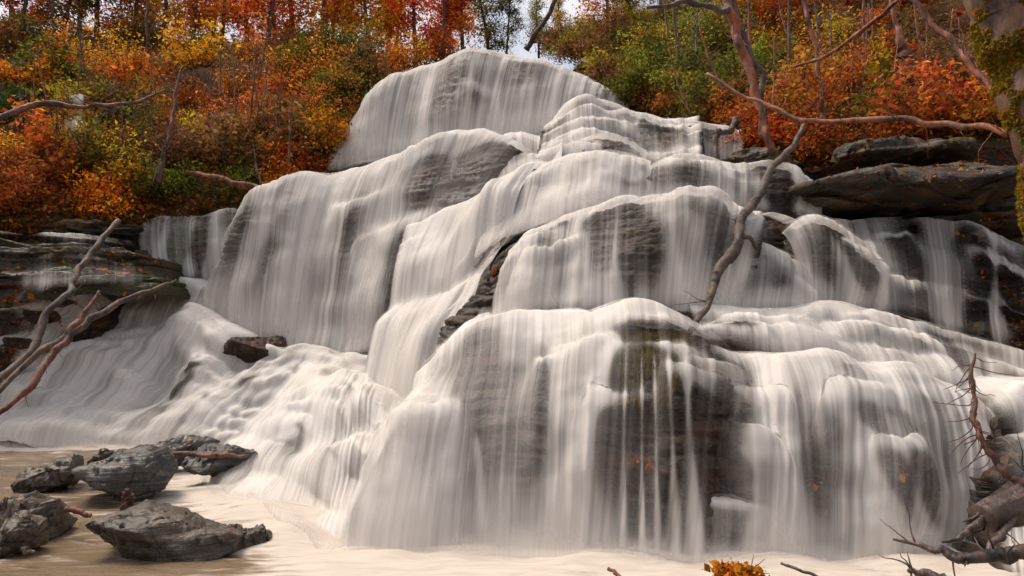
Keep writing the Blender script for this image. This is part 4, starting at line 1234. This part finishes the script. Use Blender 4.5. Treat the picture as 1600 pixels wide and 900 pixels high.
stone('boulder', [(330, 832, 852), (352, 820, 858), (385, 817, 860), (415, 824, 856), (428, 838, 850)], 5.55, 0.4, M_BROWN, 'small brown rock beside the front boulder', seed=9, lay=0.02)

stone('rock_slab', [(312, 556, 574), (345, 536, 580), (385, 512, 580), (425, 500, 578), (448, 520, 572)], 12.9, 1.3, M_ROCK, parent=cliff, seed=28, amp=0.05, lay=0.05)
# overhanging slabs on the right: parts of the cliff
stone('rock_slab', [(1268, 262, 280), (1310, 250, 306), (1370, 238, 322), (1460, 228, 326), (1560, 222, 322), (1680, 215, 318), (1850, 200, 315)], 9.6, 3.4, M_SLAB, 'massive dark overhanging slab with fallen leaves', parent=cliff, seed=20, nx=220, ns=90, amp=0.1, lay=0.12, ex=0.5, Yend=8.4)
stone('rock_slab', [(1275, 290, 300), (1310, 298, 316), (1350, 306, 326), (1400, 318, 328)], 9.75, 1.6, M_SLAB, parent=cliff, seed=21, nx=90, ns=40, amp=0.04, lay=0.05)
stone('rock_slab', [(1400, 340, 352), (1470, 332, 356), (1560, 326, 362), (1680, 322, 370), (1800, 320, 372)], 9.8, 2.4, M_SLAB, parent=cliff, seed=22, nx=140, ns=50, amp=0.06, lay=0.08, Yend=8.9)
stone('rock_slab', [(1280, 330, 356), (1360, 322, 352), (1480, 320, 350), (1640, 318, 350), (1800, 315, 350)], 11.2, 1.6, M_SLAB, parent=cliff, seed=23, nx=120, ns=40, amp=0.06, lay=0.08, Yend=10.6)
stone('rock_slab', [(1150, 214, 246), (1200, 218, 256), (1260, 232, 268), (1310, 246, 276)], 11.9, 1.6, M_SLAB, parent=cliff, seed=24, nx=100, ns=40, amp=0.06, lay=0.08)
stone('rock_slab', [(1300, 215, 250), (1380, 200, 252), (1470, 205, 250), (1560, 205, 250)], 10.4, 1.4, M_SLAB, parent=cliff, seed=25, nx=100, ns=40, amp=0.08, lay=0.1)
stone('rock_slab', [(-140, 330, 372), (-40, 336, 374), (60, 338, 372), (150, 342, 366), (240, 348, 372)], 14.0, 1.5, M_SLAB, parent=cliff, seed=26, nx=120, ns=40, amp=0.08, lay=0.1)
stone('rock_slab', [(870, 80, 120), (920, 72, 135), (970, 100, 160), (1010, 150, 175)], 19.6, 1.6, M_SLAB, parent=cliff, seed=27, nx=100, ns=40, amp=0.1, lay=0.12)

# ------------------------------------------------------------------ driftwood and small wood
dw = branch('driftwood_log', [(1740, 705, 4.5, 36), (1650, 752, 4.45, 32), (1590, 783, 4.38, 27), (1532, 812, 4.3, 22)], M_WET, 'broken dark driftwood log jutting in at the right', 'driftwood', sides=24, twigs=5, n=30, seed=70, rough=0.2, jit=0.01, kink=0.03, rvar=0.03, sf=0.05, tf=3.2)
branch('broken_limb', [(1545, 806, 4.3, 8), (1512, 828, 4.25, 5.5), (1497, 842, 4.2, 4.5), (1472, 847, 4.2, 1.5)], M_WET, parent=dw, seed=71, kink=0.2)
for q_ in range(7):
    branch('splinter', [(1540, 800 + 4 * q_, 4.33 - 0.01 * (q_ % 3), 4), (1528 - 3 * (q_ % 3), 806 + 4 * q_, 4.29, 3), (1514 - 5 * ((q_ * 2) % 3), 811 + 4 * q_, 4.27, 0.8)], M_WET, parent=dw, seed=90 + q_, kink=0.2)
branch('driftwood_branch', [(1720, 850, 4.1, 12), (1600, 862, 4.05, 11), (1560, 866, 4.05, 10), (1505, 872, 4.05, 9), (1460, 860, 4.1, 6), (1430, 850, 4.15, 3), (1395, 842, 4.2, 2)], M_WET, 'dark curved branch lying low over the pool at right', 'branch', sides=10, twigs=4, seed=72, n=60, kink=0.35)
branch('driftwood_branch', [(1590, 800, 4.3, 6), (1565, 832, 4.2, 6), (1545, 862, 4.1, 5)], M_WET, 'short dark stick propped between log and curved branch', 'branch', sides=8, twigs=0, seed=73)
branch('root_branch', [(1596, 758, 4.35, 6.3), (1565, 735, 4.4, 5.6), (1545, 705, 4.45, 4.9), (1530, 680, 4.5, 4.9), (1520, 655, 4.55, 4.2), (1524, 625, 4.6, 2.8), (1518, 590, 4.65, 2.8), (1524, 552, 4.7, 1.4)], M_RUST, 'gnarled reddish root rising from the driftwood log', 'root', sides=10, twigs=17, n=70, seed=74, rough=0.2, kink=0.3, twig_len=0.22, twig_r=0.0045, twig_dir=(-0.3, 0, -0.7))
branch('twig', [(1220, 880, 3.9, 2), (1245, 889, 3.85, 2.5), (1275, 900, 3.8, 2.5), (1300, 910, 3.8, 2.5)], M_WET, 'thin dark twig at the bottom edge beside the leaf clump', 'twig', sides=6, twigs=0, seed=75)
branch('twig', [(950, 888, 3.95, 2.5), (962, 896, 3.9, 3), (975, 908, 3.85, 3)], M_RUST, 'short reddish twig poking up at the bottom centre', 'twig', sides=6, twigs=1, seed=76, twig_len=0.05)
branch('wood_chunk', [(34, 858, 5.0, 3), (45, 862, 5.0, 4), (56, 864, 5.0, 2)], M_BARKD, 'small dark wood chip floating in the left foam', 'wood', sides=7, twigs=0, seed=77)
branch('wood_chunk', [(104, 796, 5.9, 5), (118, 797, 5.85, 5), (130, 803, 5.8, 4), (142, 806, 5.8, 3)], M_RUST, 'little brown stick behind the tip of the front boulder', 'wood', sides=8, twigs=1, seed=78, twig_len=0.1)
st_ = branch('stump_sliver', [(205, 800, 5.7, 8), (203, 782, 5.7, 7), (200, 765, 5.7, 4)], M_RUST, 'reddish splintered stump behind the front boulder', 'stump', sides=9, twigs=0, seed=79, rough=0.35)
branch('splinter', [(206, 796, 5.7, 4), (215, 788, 5.68, 3), (222, 786, 5.66, 1.5)], M_RUST, parent=st_, seed=80)
branch('splinter', [(197, 800, 5.7, 4), (193, 782, 5.7, 3), (192, 768, 5.7, 1.5)], M_RUST, parent=st_, seed=81)
branch('wood_plank', [(270, 709, 7.8, 3.5), (310, 711, 7.8, 4), (350, 711, 7.8, 4), (385, 712, 7.8, 2)], M_RUST, 'orange brown strip of wood lodged on the ledge stone', 'wood', sides=8, twigs=0, seed=82)
branch('driftwood_branch', [(1480, 905, 3.6, 8), (1440, 897, 3.65, 6), (1420, 893, 3.7, 3)], M_WET, 'dark sodden stick at the bottom right edge', 'branch', sides=8, twigs=4, seed=83, twig_len=0.12)

# leaf clump at the bottom edge
cl_base = at(1152, 905, 3.7)
rg = np.random.default_rng(12)
lc = tag(empty('leaf_clump', tuple(cl_base)), 'clump of bright orange wet leaves on the bottom edge', 'leaf clump')
cc = rg.normal(size=(800, 3)) * np.array([0.06, 0.045, 0.018]) + np.array([0.0, 0.0, 0.03])
o = new_obj('leaves', leaf_mesh('leaves', cc, 0.034, 0.2, 3, 0.7), M_LEAF, lc)
o.color = (0.45, 0.13, 0.012, 1)
tb = [(wander((0, 0, 0.03), rg.normal(size=3) * np.array([1, 0.6, 0.5]), 0.17, 5, rg, 0.3), np.linspace(0.005, 0.0015, 6)) for _ in range(14)]
new_obj('twigs', join_tubes('twigs', tb, 5), M_RUST, lc)['kind'] = 'stuff'

# hanging moss on the front block
bpy.context.view_layer.update()
DG = bpy.context.evaluated_depsgraph_get()
SOLID = ('rock_ledge', 'rock_slab', 'boulder')


def cast_rock(px, py):
    """first rock met along the sight line through a pixel, water let through"""
    o_ = Vector((0, 0, CAMZ))
    d_ = Vector(at(px, py, 1.0) - np.array([0, 0, CAMZ])).normalized()
    for _ in range(9):
        hit, loc, nrm, _i, ob, _m = sc.ray_cast(DG, o_, d_)
        if not hit:
            return None
        nm = ob.name.split('.')[0]
        if nm in SOLID:
            return np.array(loc)
        if nm not in ('water_curtain', 'spray_veil'):
            return None
        o_ = loc + d_ * 0.004
    return None


rg = np.random.default_rng(31)
hm = []
for _ in range(2200):
    px = 1010 + 60 * (rg.random() - 0.5) * 2
    t = rg.random() ** 1.5
    dep = 45 + 95 * abs(math.sin(px * 0.055 + 1)) * (1 - abs(px - 1010) / 80)
    p = cast_rock(px, 525 + dep * t)
    if p is not None:
        hm.append(p + np.array([0, -0.075 - 0.04 * rg.random(), 0]))
o = new_obj('hanging_moss', leaf_mesh('hanging_moss', np.array(hm), 0.085, 0, 3, 0.09, 0.2, np.tile(np.array([[0, -0.15, -1.0]]), (len(hm), 1))), M_HANG)
tag(o, 'green and orange moss hanging on the front rock face', kind='stuff')


# fallen leaves on ledges and slabs
def fallen(name, spots, count, label, seed, size=0.06):
    rg = np.random.default_rng(seed)
    P = []
    for _ in range(count * 2):
        x, y, sx, sy = spots[rg.integers(len(spots))]
        p = cast_rock(x + rg.normal() * sx, y + rg.normal() * sy)
        if p is not None and len(P) < count:
            P.append(p + np.array([0, -0.02, 0.012]))
    o = new_obj(name, leaf_mesh(name, np.array(P), size, 0.5, seed, 0.7), M_FALLEN)
    return tag(o, label, kind='stuff')


fallen('fallen_leaves', [(1500, 360, 45, 8), (1560, 350, 30, 8), (1540, 395, 35, 6), (1380, 270, 60, 18), (1500, 255, 60, 14), (1420, 300, 50, 10), (1560, 450, 30, 25), (1580, 520, 20, 20), (1320, 250, 40, 8), (1580, 600, 15, 15)], 700, 'orange leaves scattered over the right ledges and slab', 41)
fallen('fallen_leaves', [(150, 400, 60, 12), (60, 520, 40, 40), (20, 470, 25, 10), (200, 420, 30, 8), (20, 570, 20, 20), (120, 480, 60, 20)], 420, 'rust leaves scattered over the left mossy shelves', 42, 0.08)
fallen('fallen_leaves', [(1190, 510, 10, 6), (1405, 750, 8, 12), (1280, 760, 14, 6), (1000, 725, 10, 3), (770, 430, 12, 4)], 60, 'few red leaves stuck to rock behind the water', 43, 0.06)


fallen('fallen_leaves', [(230, 815, 50, 10), (180, 720, 30, 10), (380, 826, 20, 5), (30, 780, 20, 10), (270, 690, 30, 3)], 26, 'few brown leaves stuck to the pool boulders', 44, 0.04)


# ------------------------------------------------------------------ the pool
def pool():
    xs = np.linspace(-16, 12, 260)
    ys = np.linspace(1.0, 13.5, 220)
    X, Y = np.meshgrid(xs, ys)
    Ft = np.array(FEET)
    foam = np.zeros_like(X)
    D = np.full_like(X, 1e9)
    for p in Ft:
        D = np.minimum(D, (X - p[0]) ** 2 + (Y - p[1]) ** 2)
    D = np.sqrt(D)
    foam = 1.0 * np.exp(-(D / 1.0) ** 1.5)
    # still brown water on the left behind the stones, current in front
    left = sstep(-3.6, -5.2, X) * sstep(6.6, 7.4, Y)
    foam = foam * (1 - 0.85 * left * sstep(0.25, 0.6, D))
    foam = foam * (1 - 0.75 * sstep(-1.3, -2.3, X) * sstep(5.6, 5.0, Y))
    foam = foam + 0.22 * sstep(-3.0, -0.8, X) * sstep(3, 4.6, Y) + 0.06 * sstep(7, 4.0, Y)
    Z = (0.05 + 0.04 * fbm(X * 1.6, Y * 1.6, 0, 79, 3)) * np.exp(-(D / 0.42) ** 2) + 0.018 * fbm(X * 1.1, Y * 2.4, 0, 77, 4) + 0.03 * np.exp(-(D / 1.0) ** 2) * fbm(X * 2, Y * 2, 0, 78, 3)
    return grid_mesh('pool_water', np.stack([X, Y, Z], -1), {'foam': foam}, np.stack([X, Y], -1))


tag(new_obj('pool_water', pool(), M_POOL), 'brown silty pool streaked with white foam', kind='structure')
# stream bed and ground under everything, out to the horizon
gx = np.linspace(-400, 400, 60)
gy = np.linspace(-300, 900, 80)
X, Y = np.meshgrid(gx, gy)
tag(new_obj('ground', grid_mesh('ground', np.stack([X, Y, np.full_like(X, -0.8) + 0.0 * X], -1)), M_LITTER), 'leaf strewn forest ground', kind='structure')


# ------------------------------------------------------------------ look-alikes are told apart by their order from the left
ORD = ['leftmost', 'second', 'third', 'fourth', 'fifth', 'sixth', 'seventh', 'eighth', 'ninth', 'tenth', 'eleventh', 'twelfth', 'thirteenth', 'fourteenth', 'fifteenth', 'sixteenth', 'seventeenth', 'eighteenth', 'nineteenth', 'twentieth']
by = {}
for o in sc.objects:
    if o.parent is None and 'label' in o and 'category' in o:
        by.setdefault(o['label'], []).append(o)
for lb, os_ in by.items():
    if len(os_) < 2:
        continue
    os_.sort(key=lambda o: project(np.array(o.location) + np.array([0, 0, 0.4]))[0])
    for k, o in enumerate(os_):
        if k == len(os_) - 1:
            o['label'] = lb + ', rightmost of these'
        elif k == 0:
            o['label'] = lb + ', leftmost of these'
        elif k < len(ORD):
            o['label'] = lb + ', ' + ORD[k] + ' from left'
        elif len(os_) - 1 - k < len(ORD):
            o['label'] = lb + ', ' + ORD[len(os_) - 1 - k] + ' from right'
